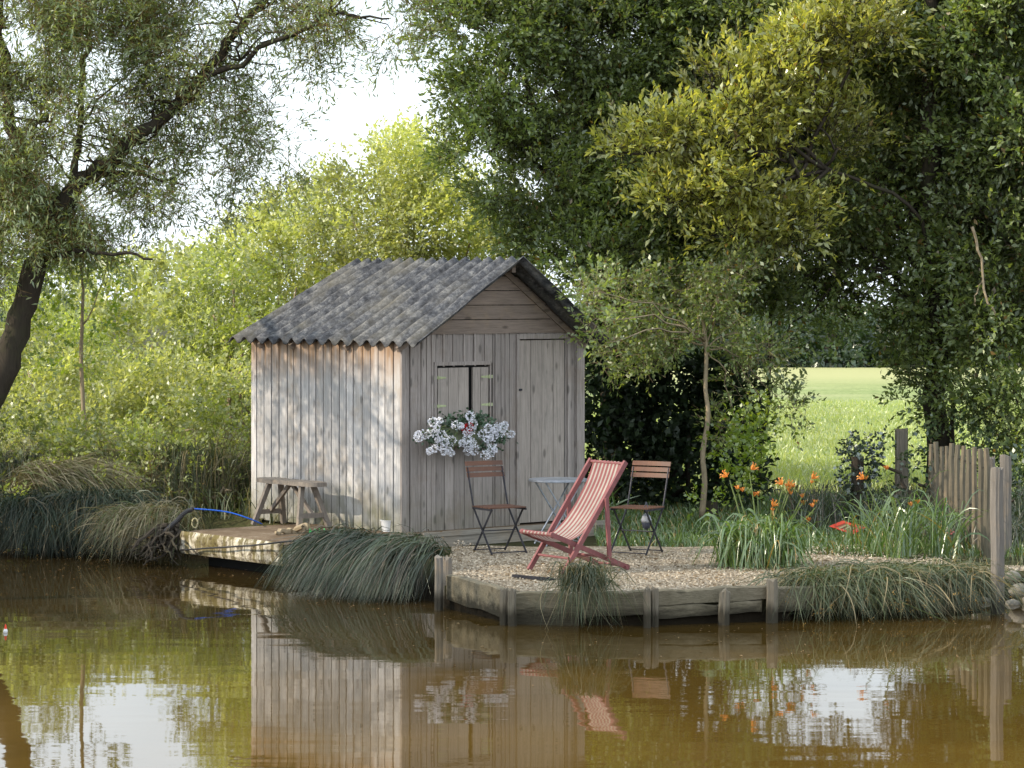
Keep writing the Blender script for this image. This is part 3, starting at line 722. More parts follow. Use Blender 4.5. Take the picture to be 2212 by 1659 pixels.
# bag hanging under the second chair
p = Q(1396, 1128, c2.y-.02)
bag = empty('hanging_bag', p, 0, 'small dark and grey cloth bag hanging below the right folding chair', 'bag')
MB().lathe((0, 0, -.075), [(.01, 0), (.035, .02), (.046, .06), (.05, .1), (.035, .135), (.012, .16)], 12).build('body', 'cloth_dark', bag, smooth=True)
MB().lathe((0, 0, -.075), [(.049, .075), (.054, .1), (.040, .135), (.014, .165)], 12).build('flap', 'cloth_grey', bag, smooth=True)
m = MB(); m.tube([(-.01, 0, .08), (-.02, 0, .14), (0, .02, .20)], .004, 5); m.tube([(.01, 0, .08), (.02, 0, .14), (0, .02, .20)], .004, 5); m.build('cord', 'cloth_dark', bag)
tp = P(1200, 1176, ZT)
tb = empty('garden_table', (tp.x+.03, tp.y, ZT), R(20), 'round grey metal folding table with crossed legs between the chairs', 'table')
MB().lathe((0, 0, 0), [(.30, .655), (.308, .66), (.308, .675), (.30, .68), (.02, .683)], 40).build('tabletop', 'zinc', tb)
for s in (-1, 1):
    for k in (-1, 1):
        m = MB(); m.tube([(k*.20, s*.16, .655), (-k*.0, s*.15, .33), (-k*.20, s*.17, 0)], .010, 7); m.build('leg', 'zinc', tb)
for q in (-.2, .2): MB().tube([(q, -.16, .03), (q, .16, .03)], .007, 6).build('stretcher', 'zinc', tb)
# ------------------------------------------------------------------ deckchair   local x = forward, y = left
pf = P(1179, 1236, ZT)
wd = Vector((-.58, .815))    # from near rail to far rail
fw = Vector((-.815, -.58))
dk = empty('deckchair', (pf.x, pf.y, ZT), math.atan2(fw.y, fw.x), 'red framed deckchair with red and cream striped canvas on the gravel', 'deckchair')
hw = .27
for s in (-1, 1):
    m = MB(); m.bar((.0, s*hw, -.0), (-.735, s*hw, 1.02), .028, .045, (1, 0, 0.0)); m.build('back_rail', 'red_paint', dk)
    m = MB(); m.bar((.11, s*(hw-.04), .375), (-.80, s*(hw-.04), .015), .028, .045); m.build('seat_rail', 'red_paint', dk)
    m = MB(); m.bar((-.485, s*(hw+.032), .69), (-.52, s*(hw+.032), .10), .024, .038, (1, 0, 0)); m.build('prop', 'red_paint', dk)
m = MB(); m.tube([(-.725, -hw, 1.0), (-.725, hw, 1.0)], .014, 8); m.build('top_bar', 'red_paint', dk)
m = MB(); m.tube([(.105, -hw+.02, .372), (.105, hw-.02, .372)], .02, 8); m.build('front_bar', 'red_paint', dk)
for q, zz in ((-.52, .13), (-.75, .035), (-.1, .14)): MB().tube([(q, -hw-.0, zz), (q, hw+.0, zz)], .012, 8).build('crossbar', 'red_paint', dk)
cp = [Vector(p) for p in ((-.725, 0, 1.017), (-.66, 0, .86), (-.58, 0, .72), (-.47, 0, .565), (-.35, 0, .435), (-.22, 0, .345), (-.09, 0, .305), (.02, 0, .33), (.105, 0, .392), (.127, 0, .372), (.105, 0, .35))]
m = MB(); nu = 24; rowsn = 0
for i in range(len(cp)-1):
    p0 = cp[max(i-1, 0)]; p1 = cp[i]; p2 = cp[i+1]; p3 = cp[min(i+2, len(cp)-1)]
    for k in range(4):
        t = k/4; q = .5*((2*p1)+(-p0+p2)*t+(2*p0-5*p1+4*p2-p3)*t*t+(-p0+3*p1-3*p2+p3)*t**3)
        for j in range(nu+1):
            y = -.215+.43*j/nu; f_ = (i+t)/len(cp)
            sag = -.02*math.sin(math.pi*min(1, f_*1.2))*(1-(2*j/nu-1)**2)+.004*math.sin(j*2.1+f_*9)
            m.v.append((q.x, y, q.z+sag))
        rowsn += 1
for i in range(rowsn-1):
    for j in range(nu): a = i*(nu+1)+j; m.f.append((a, a+1, a+nu+2, a+nu+1))
m.build('canvas', 'canvas', dk, smooth=True)
# ------------------------------------------------------------------ flower box on the window sill
fx0, fz1 = FW(955, 924); fx1, fz0 = FW(1040, 958)
fb = empty('flower_box', C0, TH, 'window box of trailing white and red geraniums below the shutters', 'flower box')
Lv = Leaves()
def FWo(px, py, off):
    k = (px-CX)/F; X0 = C0.x-sA*off; Y0 = C0.y+cA*off; s = (k*Y0-X0)/(cA-k*sA); Y = Y0+sA*s
    return s, H-(py-HY)*Y/F-ZD
def fpt(px, py, off=-.18): s, z = FWo(px, py, off); return np.array([s, off, z])
fx0, fz1 = FWo(958, 925, -.2); fx1, fz0 = FWo(1040, 960, -.2)
m = MB(); m.box(fx0, fx1, -.20, -.05, fz0, fz1); m.box(fx0-.01, fx1+.01, -.21, -.04, fz1-.02, fz1+.004); m.build('trough', 'box_green', fb)
for q in (fx0+.1, fx1-.13): MB().box(q, q+.03, -.19, -.012, fz0-.02, fz0).build('bracket', 'iron', fb)
Lv = Leaves()
n = 750
pts = []
for i in range(n):
    a = random.choice([(960, 912), (985, 910), (1045, 912), (945, 940), (1065, 935), (1075, 945), (965, 950), (1055, 965), (930, 950), (1005, 905), (1030, 905), (1035, 925)])
    pts.append(fpt(a[0]+random.gauss(0, 15), a[1]+random.gauss(0, 8), random.uniform(-.26, -.12)))
A = np.array(pts); Dv = rng.normal(size=(n, 3))*.7+np.array([0, -.3, -.1]); Lv.leaf(A, Dv, rng.normal(size=(n, 3))*.5+np.array([0, -.8, .5]), rng.uniform(.03, .055, n), rng.uniform(.03, .05, n), .55)
Lv.build('foliage', 'leaf_ger', fb, world=False)
# trailing stems
m = MB()
heads = [(903, 938), (918, 938), (935, 912), (950, 908), (943, 925), (938, 936), (955, 940), (945, 950), (960, 955), (975, 952), (948, 962), (928, 975), (938, 970), (968, 972), (975, 978), (960, 976), (985, 918), (995, 920), (1016, 898), (1022, 915), (1010, 935), (1018, 930), (1010, 948), (1020, 955), (1012, 962), (1012, 974), (1025, 972), (1043, 938), (1055, 925), (1065, 930), (1075, 922), (1090, 918), (1085, 925), (1060, 945), (1050, 948), (1070, 940), (1062, 960), (1068, 972), (1060, 978), (1104, 938), (1048, 984), (998, 958), (905, 944), (1080, 935)]
for (hx, hy) in heads:
    e = fpt(hx, hy, -.27); s_ = fpt(1000+(hx-1000)*.55, 925, -.14)
    if random.random() < .6: m.tube([tuple(s_), tuple((s_+e)/2+np.array([0, -.06, .03])), tuple(e)], .003, 4)
m.build('stems', 'stem', fb)
for (hx, hy) in heads:
    c = fpt(hx, hy, -.27-random.uniform(0, .04)); n = 62
    u = nrm(rng.normal(size=(n, 3))*np.array([1, .6, .8])); rr = random.uniform(.018, .042)
    # little five petal florets, in horizontal rows as they grow
    A = c+u*rr*np.array([1.15, .8, 1.0]); Lv = Leaves()
    Lv.leaf(A, rng.normal(size=(n, 3))*.6+u, u+rng.normal(size=(n, 3))*.4, rng.uniform(.017, .028, n), rng.uniform(.015, .022, n), .6)
    Lv.build('flower_head', 'petal_white', fb, world=False)
for (hx, hy) in ((1003, 925), (1011, 927), (1008, 932), (1014, 922)):
    c = fpt(hx, hy, -.25); n = 60; u = nrm(rng.normal(size=(n, 3))); Lv = Leaves()
    Lv.leaf(c+u*.03, rng.normal(size=(n, 3))*.6+u, u+rng.normal(size=(n, 3))*.4, rng.uniform(.015, .026, n), rng.uniform(.013, .02, n), .6)
    Lv.build('red_flower_head', 'petal_red', fb, world=False)
# ------------------------------------------------------------------ posts and timbers along the water
def post(px, ytop, ybase, wpx, label, zb=0, mat='post_wood', lean=0, split=True, name='post', group='posts standing along the pond edge', cat='post', ydig=.5, Y=None):
    b = P(px, ybase, zb) if Y is None else Q(px, ybase, Y)
    zt = H-(ytop-HY)*b.y/F; r = wpx/2*b.y/F
    t = MB(); hgt = zt-b.z; ns = 12; na = 26
    for i in range(ns+1):
        k = i/ns; cx = b.x+lean*k*hgt+.010*noise.noise(Vector((k*3, px, 0))); z = b.z-ydig+(hgt+ydig)*k
        for a in range(na):
            th = 2*math.pi*a/na; d = noise.noise(Vector((math.cos(th)*2.6+px, math.sin(th)*2.6, k*.8))); d2 = noise.noise(Vector((math.cos(th)*7+px, math.sin(th)*7, k*1.5)))
            rr = r*(1.0-.07*k)*(1+.20*d+.16*min(d2, .15))
            zz = z+(.05*noise.noise(Vector((math.cos(th)*1.5, math.sin(th)*1.5, px))) if i == ns else 0)
            t.v.append((cx+rr*math.cos(th), b.y+rr*math.sin(th), zz))
    for i in range(ns):
        for a in range(na): t.f.append((i*na+a, i*na+(a+1) % na, (i+1)*na+(a+1) % na, (i+1)*na+a))
    t.f.append(tuple(ns*na+a for a in range(na)))
    o = t.build(name, mat); tag(o, label, cat, group); return o
G = 'posts standing along the pond edge'
post(948, 1205, 1318, 21, 'split weathered post beside the big drooping sedge, left half of the pair', mat='pale_post')
post(967, 1207, 1312, 22, 'split weathered post beside the big drooping sedge, right half of the pair', mat='pale_post')
post(1088, 1273, 1350, 18, 'short cracked post at the left timber joint, left half of the pair')
post(1106, 1276, 1352, 20, 'short cracked post at the left timber joint, right half of the pair')
post(1398, 1272, 1356, 16, 'short post in the middle of the timber edging, left half of the pair')
post(1415, 1272, 1354, 17, 'short post in the middle of the timber edging, right half of the pair')
post(1559, 1279, 1350, 24, 'leaning short post between the paired post and the daylily clump', lean=.1)
post(1668, 1252, 1345, 27, 'thick dark post below the front daylily clump')
mp = post(2155, 1012, 1325, 30, 'tall grey mooring post rising from the water by the fence', mat='pale_post')
post(2142, 990, 1196, 16, 'slim pale post behind the tall mooring post', zb=ZT, mat='pale_post', ydig=.1)
post(2172, 985, 1190, 26, 'stout split post at the right end of the stake fence', zb=ZT, mat='pale_post', ydig=.1)
post(1947, 928, 1110, 29, 'brown round gatepost with the field behind it', zb=ZT, mat='post_wood', group='gateposts', ydig=.1)
post(1487, 940, 1075, 10, 'thin dark fence post in the shade behind the right folding chair', zb=.36, mat='bark_dark', group='gateposts', ydig=.1)
rw = empty('retaining_wall', (0, 25, 0), 0, 'weathered timber edging holding back the gravel above the water', 'retaining wall')
def timber(a, b, z0, z1, th=.07):
    a = Vector((a[0], a[1], 0)); b = Vector((b[0], b[1], 0)); d = (b-a); n = 14; nn = Vector((d.y, -d.x, 0)).normalized()
    m = MB(); px0 = a.x+(z1[0] if isinstance(z1, tuple) else z1)
    for i in range(n+1):
        p = a+d*i/n; k = i/n
        e = .022*noise.noise(Vector((p.x*4, p.y*4, px0*9))); e2 = .03*noise.noise(Vector((p.x*5, p.y*3, px0*7)))
        za = (z0[0]+(z0[1]-z0[0])*k if isinstance(z0, tuple) else z0); zb_ = (z1[0]+(z1[1]-z1[0])*k if isinstance(z1, tuple) else z1)
        for (o, z) in ((0, za+e), (0, zb_+e2-.012), (.012, zb_+e2), (th, zb_+e2), (th, za)): q = p-nn*o*-1*(-1) if False else p-nn*o+nn*e; m.v.append((q.x, q.y, z))
    for i in range(n):
        for k in range(5): A = i*5; m.f.append((A+k, A+5+k, A+5+(k+1) % 5, A+(k+1) % 5))
    m.f += [(0, 1, 2, 3, 4), tuple(n*5+k for k in range(5))[::-1]]
    m.build('board', 'timber', rw, world=True)
pA = (-.60, 26.28); pB = (.0, 25.10); pC = (1.2, 24.96); pD = (2.28, 25.28)
timber(pA, pB, (.09, .03), (.32, .285)); timber((.03, 25.09), (.58, 25.0), (-.03, -.0), (.29, .285)); timber((.60, 25.0), pC, (.08, .10), (.285, .31))
timber((1.22, 24.96), pD, (.18, .20), (.315, .33)); timber((1.22, 24.965), (2.2, 25.26), (.06, .09), (.165, .185)); timber((2.3, 25.30), (2.75, 25.5), .08, .30)
# fence of split stakes
fc = empty('stake_fence', P(2065, 1170, ZT), 0, 'fence of upright rough chestnut stakes beside the gatepost', 'fence')
fa = P(2012, 1128, ZT); fb_ = P(2132, 1198, ZT)
ns = 11
for i in range(ns):
    k = i/(ns-1); b = fa.lerp(fb_, k); px = CX+b.x*F/b.y
    ty = 952+k*12+random.uniform(-6, 12); zt = H-(ty-HY)*b.y/F
    r = random.uniform(.026, .036); m = MB(); pts = [(b.x+.012*noise.noise(Vector((q*2, i, 0)))+(.02*(q-.5)*random.uniform(-1, 1)), b.y, ZT-.05+(zt-ZT+.05)*q) for q in np.linspace(0, 1, 7)]
    m.tube(pts, [r*x for x in (1.05, 1.03, 1, 1, .97, .9, .8)], 7, .3); m.build('stake', 'stake', fc, world=True)
m = MB(); 
for zz in (.42, .85): m.tube([fa+Vector((.02, .03, zz)), fa.lerp(fb_, .5)+Vector((.02, .04, zz-.01)), fb_+Vector((.02, .03, zz))], .005, 5)
m.build('wire', 'iron', fc, world=True)
# wire fence at back, faint
# stones at right edge
for i, (x, y, w_) in enumerate([(2190, 1245, 30), (2200, 1275, 34), (2188, 1305, 26), (2206, 1335, 32), (2165, 1262, 18), (2225, 1300, 30), (2130, 1300, 24), (2235, 1250, 34)]):
    Yb = 26.9-.1*(i % 3); c = Q(x, y, Yb); r = w_*Yb/F*.62; m = MB(); V = []
    for a in range(7):
        for b in range(12):
            th = math.pi*a/6; ph = 2*math.pi*b/12; d = Vector((math.sin(th)*math.cos(ph), math.sin(th)*math.sin(ph), math.cos(th)*.7))
            V.append(c+d*r*(1+.35*noise.noise(d*1.3+Vector((i*5, 0, 0)))))
    m.add(V, [(a*12+b, a*12+(b+1) % 12, (a+1)*12+(b+1) % 12, (a+1)*12+b) for a in range(6) for b in range(12)])
    tag(m.build('stone', 'stone', smooth=True), ['grey', 'mottled', 'rounded', 'flat', 'small', 'outer', 'low', 'upper'][i]+' stone of the rubble bank right of the mooring post, %s row' % ['second', 'third', 'fourth', 'lowest', 'inner', 'far right', 'waterside', 'top'][i], 'stone', 'stones of the rubble bank')
# red sign/board lying in the grass
p = P(1830, 1150, ZT)
rs = empty('lozenge_sign', (p.x, p.y, ZT+.05), 0, 'red bordered lozenge board with cream scrawl lying below the ivy post', 'sign')
def loz(s, y): return [(-.20*s, y, .02*s), (-.04*s, y, .085*s), (.20*s, y, -.0*s), (.05*s, y-.02, -.085*s)]
m = MB(); o_ = loz(1, 0); i_ = loz(.62, 0)
m.add(o_+i_+[(a, b+.012, c) for a, b, c in o_]+[(a, b+.012, c) for a, b, c in i_], [(k, (k+1) % 4, 4+(k+1) % 4, 4+k) for k in range(4)]+[(8+k, 12+k, 12+(k+1) % 4, 8+(k+1) % 4) for k in range(4)]+[(k, 8+k, 8+(k+1) % 4, (k+1) % 4) for k in range(4)])
m.build('border', 'float_red', rs)
m = MB(); m.add(loz(.64, .006), [(0, 1, 2, 3)]); M['sign_in'] = plain('sign_in', (.38, .14, .08), .7, 0, .3); m.build('panel', 'sign_in', rs)
m = MB()
for a, b in (((-.09, -.01), (.0, .03)), ((-.05, -.03), (.03, .01)), ((.0, -.03), (.09, .0)), ((.01, .03), (.05, -.04))): m.bar((a[0], -.006, a[1]), (b[0], -.009, b[1]), .008, .016)
m.build('marking', 'ring', rs)
rs.rotation_euler = (R(-25), 0, R(5))
# float
p = P(12, 1366, 0); fl = empty('fishing_float', p, 0, 'tiny red and white fishing float on the open water', 'float')
MB().lathe((0, 0, 0), [(.004, -.04), (.018, -.01), (.02, .012), (.012, .03)], 10).build('bulb', 'white_plastic', fl); MB().lathe((0, 0, 0), [(.0125, .0305), (.009, .05), (.003, .07)], 10).build('tip', 'float_red', fl)
# stump by the young tree
p = P(1538, 1108, .36); m = MB()
m.tube([(p.x, p.y, .3), (p.x, p.y, .42), (p.x, p.y+.005, .5)], [.075, .068, .062], 12, .3); tag(m.build('tree_stump', 'bark_dark'), 'small dark cut stump at the foot of the young tree', 'stump')
# ------------------------------------------------------------------ sedges and grasses
def sedge(name, label, centers, n, spread, reach, rise, mat, w=.006, az=(0, 2*math.pi), zend=None, cat='sedge', tip=0, extra=None, group=None, thick=1):
    """centres: list of base points; blades arch out from them"""
    root = empty(name, centers[0], 0, label, cat, group); Lv = Leaves()
    C = np.array([tuple(c) for c in centers]); idx = rng.integers(0, len(C), n)
    A = C[idx]+rng.normal(size=(n, 3))*np.array([spread, spread, .02])
    a = rng.uniform(az[0], az[1], n); L = rng.uniform(reach[0], reach[1], n); rs_ = rng.uniform(rise[0], rise[1], n)
    d = np.stack([np.cos(a), np.sin(a), np.zeros(n)], 1)
    B = A+d*L[:, None]; B[:, 2] = (A[:, 2]+rs_*.15 if zend is None else rng.uniform(zend[0], zend[1], n))
    Cc = A+d*(L*.45)[:, None]; Cc[:, 2] = A[:, 2]+rs_*1.5
    rg = rng.random(n) < .16; m_ = int(rg.sum())
    A[rg] += rng.normal(size=(m_, 3))*np.array([.05, .05, 0]); Cc[rg] += rng.normal(size=(m_, 3))*.10; B[rg] += rng.normal(size=(m_, 3))*np.array([.16, .12, .14]); B[:, 2] = np.maximum(B[:, 2], -.03)
    Cc += rng.normal(size=(n, 3))*.03
    Lv.blades(A, Cc, B, np.full(n, w)*rng.choice([.5, .7, .9, 1.2, 1.9], n), 7)
    Lv.build('blades', mat, root)
    if extra: extra(root, A, Cc, B)
    return root
def seedheads(frac, mat='reed_head', size=.02, k=5):
    def f(root, A, C, B):
        n = len(A); s = rng.random(n) < frac; t = rng.uniform(.75, 1, s.sum())[:, None]
        Pp = A[s]*(1-t)**2+C[s]*2*t*(1-t)+B[s]*t*t; Lv = Leaves()
        for j in range(k):
            m_ = len(Pp); Lv.leaf(Pp+rng.normal(size=(m_, 3))*size*.7, rng.normal(size=(m_, 3)), rng.normal(size=(m_, 3)), np.full(m_, size), np.full(m_, size*.5))
        Lv.build('seed_heads', mat, root)['kind'] = 'stuff'
    return f
# big drooping sedge between slab and post
cs = [Vector((-1.60+.82*t, 28.0-.80*t, .40+.03*math.sin(t*9))) for t in np.linspace(0, 1, 14)]
sedge('drooping_sedge', 'large dark green sedge drooping over the water before the slab', cs, 7500, .09, (.25, .85), (.08, .30), 'sedge', .0055, (R(172), R(248)), (-.02, .10))
# sedge bottom right
cs = [Vector((2.70+1.4*t, 25.75+.5*t, .30)) for t in np.linspace(0, 1, 10)]
sedge('waterside_sedge', 'wide brownish green sedge spilling over the bank right of the timber edging', cs, 5200, .15, (.1, .75), (.0, .22), 'sedge_mid', .006, (R(170), R(365)), (-.02, .18), extra=seedheads(.05))
# small tuft on timber
p = P(1262, 1275, .33)
sedge('grass_tuft', 'thin grass tuft growing over the timber edging below the deckchair', [p+Vector((-.1, .1, 0)), p+Vector((.1, .08, 0)), p], 750, .05, (.05, .38), (.1, .34), 'sedge_mid', .005, (R(160), R(380)), (.0, .42), cat='grass tuft')
p = P(1500, 1275, .34)
# daylily clumps
def petals(c, d, mat, size, parent, name='flower'):
    d = Vector(d).normalized(); Lv = Leaves(); a = d.cross(Vector((.2, .4, 1))).normalized(); b = d.cross(a)
    A = []; Dd = []; N = []
    for k in range(6):
        t = k*math.pi/3; o = a*math.cos(t)+b*math.sin(t); A.append(c); Dd.append(d*1.0+o*.55); N.append(d*-.5+o)
    n = 6; Lv.leaf(np.array([tuple(x) for x in A]), np.array([tuple(x) for x in Dd]), np.array([tuple(x) for x in N]), np.full(n, size), np.full(n, size*.36), .6)
    A2 = np.array([tuple(c+(Vector(Dd[k]).normalized())*size*.9) for k in range(6)]); D2 = np.array([tuple(Vector(Dd[k])*.3+(a*math.cos(k*math.pi/3)+b*math.sin(k*math.pi/3))) for k in range(6)])
    Lv.leaf(A2-D2*size*.08, D2, np.array([tuple(d)]*6), np.full(n, size*.4), np.full(n, size*.3), .4)
    return Lv.build(name, mat, parent)
def daylily(label, centers, n, reach, rise, stalks, Y, mat='blade_green', w=.016, zend=(.0, .5), az=(0, 2*math.pi)):
    root = sedge('daylily', label, centers, n, .09, reach, rise, mat, w, az, zend, 'daylily', group='daylily clumps by the gravel')
    c0 = sum(centers, Vector())/len(centers)
    for (x, y, kind, dx) in stalks:
        e = Q(x, y, Y+random.uniform(-.08, .12)); b = c0+Vector(((e.x-c0.x)*.25, random.uniform(-.05, .08), 0)); m = MB()
        limb(m, [b, b.lerp(e, .5)+Vector(((e.x-b.x)*-.08, 0, 0)), e-Vector((dx*.02, 0, .03))], .009, .006, 5, 4, .002, 0); m.build('stalk', 'stem', root, world=True)
        if kind == 'b':
            for q in range(3): petals(e+Vector((random.uniform(-.04, .04), 0, random.uniform(-.05, .02))), (random.uniform(-.4, .4), 0, 1), 'petal_orange' if q else 'stem', .05, root, 'bud').scale = (1, 1, 1)
        else:
            petals(e, (dx, -.35, .55), {'f': 'petal_orange', 'p': 'petal_pink'}[kind], .075, root)
            for q in range(2): petals(e+Vector((random.uniform(-.06, .06), .02, random.uniform(-.05, .0))), (random.uniform(-.6, .6), 0, 1), 'stem' if q else 'petal_orange', .045, root, 'bud')
    return root
pc = P(1645, 1225, ZT)
daylily('green daylily clump with orange blooms at the edge of the gravel', [pc, pc+Vector((-.22, .05, 0)), pc+Vector((.2, .05, 0)), pc+Vector((0, .2, 0))], 620, (.12, .55), (.30, .62), [(1572, 1030, 'f', -.9), (1622, 1015, 'f', .6), (1597, 1060, 'b', .2), (1636, 1062, 'b', .1), (1690, 1048, 'f', -.4), (1703, 1052, 'f', .3), (1706, 1062, 'b', .7), (1753, 1035, 'f', .5), (1668, 1095, 'f', .3), (1765, 1088, 'b', .5), (1735, 1080, 'b', .2), (1742, 1120, 'b', .3)], pc.y, zend=(-.0, .5))
pc = P(1945, 1205, ZT)
daylily('tall dark daylily clump with orange buds before the gatepost', [pc, pc+Vector((-.2, .5, 0)), pc+Vector((.15, .4, 0)), pc+Vector((.4, .1, 0))], 260, (.1, .7), (.25, .62), [(1867, 1035, 'f', -.7), (1912, 1012, 'b', .3), (1975, 1090, 'b', -.2), (2048, 1158, 'p', .1)], pc.y+.2, 'blade_green', .011, (.25, .85))
# reeds behind deckchair
pr = P(1305, 1105, .36); m_ = empty('reed_clump', pr, 0, 'few upright pale reed leaves behind the deckchair', 'reeds'); Lv = Leaves(); n = 12
A = np.array([tuple(pr)]*n)+rng.normal(size=(n, 3))*np.array([.1, .05, 0]); B = np.array([tuple(Q(x, y, pr.y)) for x, y in ((1302, 955), (1330, 970), (1296, 985), (1312, 1000), (1365, 1060), (1375, 1085), (1385, 1070), (1290, 1010), (1345, 1075), (1322, 990), (1300, 1020), (1355, 1040))])
Lv.blades(A, (A+B)/2+np.array([-.03, 0, .05]), B, np.full(n, .022), 7); Lv.build('blades', 'blade_green', m_)
# left bank sedges
def bank_sedge(label, x, y, zb, n, reach, rise, mat, w=.006, az=(R(150), R(390)), zend=(-.02, .35), Y=None, heads=.03, spread=.15):
    b = P(x, y, zb) if Y is None else Q(x, y, Y)
    return sedge('bank_sedge', label, [b, b+Vector((.2, .1, 0)), b+Vector((-.2, .05, 0))], n, spread, reach, rise, mat, w, az, zend, extra=seedheads(heads, size=.016), group='sedges along the left bank')
GS = [
 ('pale dry arching sedge at the far left bank, catching the sun', 90, 1065, .60, 1700, (.5, 1.7), (.28, .62), 'sedge_dry'),
 ('dark drooping sedge under the pale one at the far left', 60, 1150, .22, 3600, (.2, 1.0), (.15, .6), 'sedge_dark'),
 ('dark sedge left of the roots, hanging into the water', 205, 1150, .22, 3600, (.2, .9), (.2, .65), 'sedge_dark'),
 ('mid green sedge leaning over the roots beside the slab', 300, 1130, .22, 2000, (.2, .7), (.25, .65), 'sedge_mid'),
 ('straw coloured sedge with seed heads at the water by the slab corner', 345, 1150, .30, 1300, (.2, .75), (.12, .45), 'sedge_dry'),
 ('tall fine sedge between the hedge and the slab', 400, 1095, .4, 1800, (.12, .5), (.55, .95), 'sedge_mid'),
 ('upright green sedge against the left corner of the shed', 490, 1090, .4, 1500, (.08, .35), (.4, .75), 'sedge_mid'),
 ('upright dark sedge behind the pale one at the far left', 20, 1080, .45, 1800, (.3, .9), (.15, .75), 'sedge'),
 ('brown sedge in the middle of the left bank thicket', 260, 1080, .45, 1800, (.3, .9), (.15, .75), 'sedge_mid'),
]
for (lb, x, y, zb, n, rc, ri, mt) in GS:
    az = (R(160), R(270)) if 'slab corner' in lb else (R(-55), R(28)) if 'pale dry' in lb else (R(150), R(390))
    ze = None if ri[1] > .7 else (-.02, .35)
    bank_sedge(lb, x, y, zb, n, rc, ri, mt, az=az, zend=ze, heads=.08 if 'seed' in lb or 'mid' in lb else .02)
bank_sedge('dark sedge close to the water between the two dark bank sedges', 130, 1168, .15, 2600, (.2, .7), (.15, .5), 'sedge_dark')
bank_sedge('dark sedge half hidden behind the root tangle', 290, 1168, .15, 1800, (.15, .6), (.15, .45), 'sedge_dark')
# rough grass as ground cover
def ground_grass(name, label, xr, yr, n, h, mat, w=.008, z0=.34, cond=None):
    Lv = Leaves(); X = rng.uniform(*xr, n); Y = rng.uniform(*yr, n)
    if cond is not None:
        k = cond(X, Y); X = X[k]; Y = Y[k]; n = len(X)
    A = np.stack([X, Y, np.full(n, z0)], 1); d = rng.normal(size=(n, 3))*np.array([.35, .35, 0]); L = rng.uniform(h[0], h[1], n)[:, None]
    B = A+d*L+np.array([0, 0, 1])*L*rng.uniform(.5, 1, (n, 1)); Cc = A+d*L*.25+np.array([0, 0, .7])*L
    Lv.blades(A, Cc, B, np.full(n, w), 3); return tag(Lv.build(name, mat), label, 'grass', kind='stuff')
ysv = np.vectorize(ysh)
ground_grass('bank_grass', 'rough grass covering the left bank', (-13, -2.6), (19, 38), 26000, (.1, .55), 'sedge_mid', .011, .33, lambda X, Y: (Y > ysv(X)+.5) & ~((X > -3.6) & (Y < 31.5)))
ground_grass('lawn_grass', 'short sunlit grass behind the gravel', (.9, 6.5), (28.6, 37), 26000, (.04, .16), 'blade_green', .008, .24, lambda X, Y: Y > np.where(X < 2.2, 29.7, 29.3-(X-2.2)*.6)+rng.normal(size=len(X))*.1)
ground_grass('verge_grass', 'tall rough grass around the gateposts', (2.8, 7.5), (28.5, 34), 9000, (.2, .6), 'sedge', .009, .24, lambda X, Y: (Y > 29.4+rng.normal(size=len(X))*.2+np.where(X > 4.2, 0, 2.0)) & (X > 3.2))
ground_grass('field_blades', 'blades of meadow grass in the field', (0, 17), (37, 66), 60000, (.05, .16), 'grass_field', .02, .28)
ground_grass('right_bank_grass', 'short dry grass on the right bank', (2.5, 9), (25.9, 27.6), 3500, (.05, .2), 'sedge_mid', .007, .28, lambda X, Y: (Y > ysv(X)+.3) & (Y < ysv(X)+.9))
ground_grass('dry_grass', 'tall dry seeding grass standing along the left bank', (-6.4, -3.2), (32.9, 35.2), 2600, (.5, 1.25), 'sedge_dry', .006, .33)
Lv = Leaves(); n = 520
X = np.concatenate([rng.uniform(-5.6, -1.2, 200), rng.uniform(-5, 5, 320)]); Y = np.array([ysh(x) for x in X])-.15-np.abs(rng.normal(size=n))*1.6
A = np.stack([X, Y, np.full(n, .006)], 1); a = rng.random(n)*6.28; D = np.stack([np.cos(a), np.sin(a), np.zeros(n)], 1)
Lv.leaf(A, D, rng.normal(size=(n, 3))*.08+np.array([0, 0, 1]), rng.uniform(.012, .045, n), rng.uniform(.01, .02, n))
tag(Lv.build('floating_leaves', 'dead_leaf'), 'specks of dry leaf floating on the pond near the bank', 'leaves', kind='stuff')
# ------------------------------------------------------------------ trees
def tree(name, label, cat, base, limbs, blobs, bark, leafm, group=None, stickm=None, **kw):
    root = empty(name, base, 0, label, cat, group); m = MB()
    for l in limbs: limb(m, *l)
    if limbs: m.build('trunk', bark, root, world=True, smooth=True)
    Lv, St = crown(blobs, **kw)
    Lv.build('crown', leafm, root)
    if St: St.build('twigs', stickm or bark, root)
    return root
# --- willow on the left
Yw = 33.2
trunk = [Q(-150, 1150, Yw), Q(-60, 950, Yw), Q(10, 790, Yw), Q(60, 620, Yw), Q(95, 520, Yw)]
L1 = [Q(95, 520, Yw), Q(160, 410, Yw), Q(260, 330, Yw-.1), Q(370, 235, Yw-.2), Q(470, 120, Yw-.3), Q(560, 10, Yw-.4), Q(640, -90, Yw-.4)]
L2 = [Q(95, 520, Yw), Q(60, 380, Yw+.2), Q(20, 200, Yw+.4), Q(0, 0, Yw+.5), Q(-30, -200, Yw+.5)]
L3 = [Q(160, 410, Yw), Q(170, 260, Yw+.2), Q(190, 100, Yw+.3), Q(220, -80, Yw+.3)]
L4 = [Q(95, 560, Yw), Q(150, 545, Yw-.3), Q(220, 545, Yw-.5), Q(330, 560, Yw-.7)]
L5 = [Q(370, 235, Yw-.2), Q(520, 130, Yw-.6), Q(700, 40, Yw-.9), Q(840, 40, Yw-1)]
L6 = [Q(200, 375, Yw), Q(300, 370, Yw+.3), Q(400, 400, Yw+.4)]
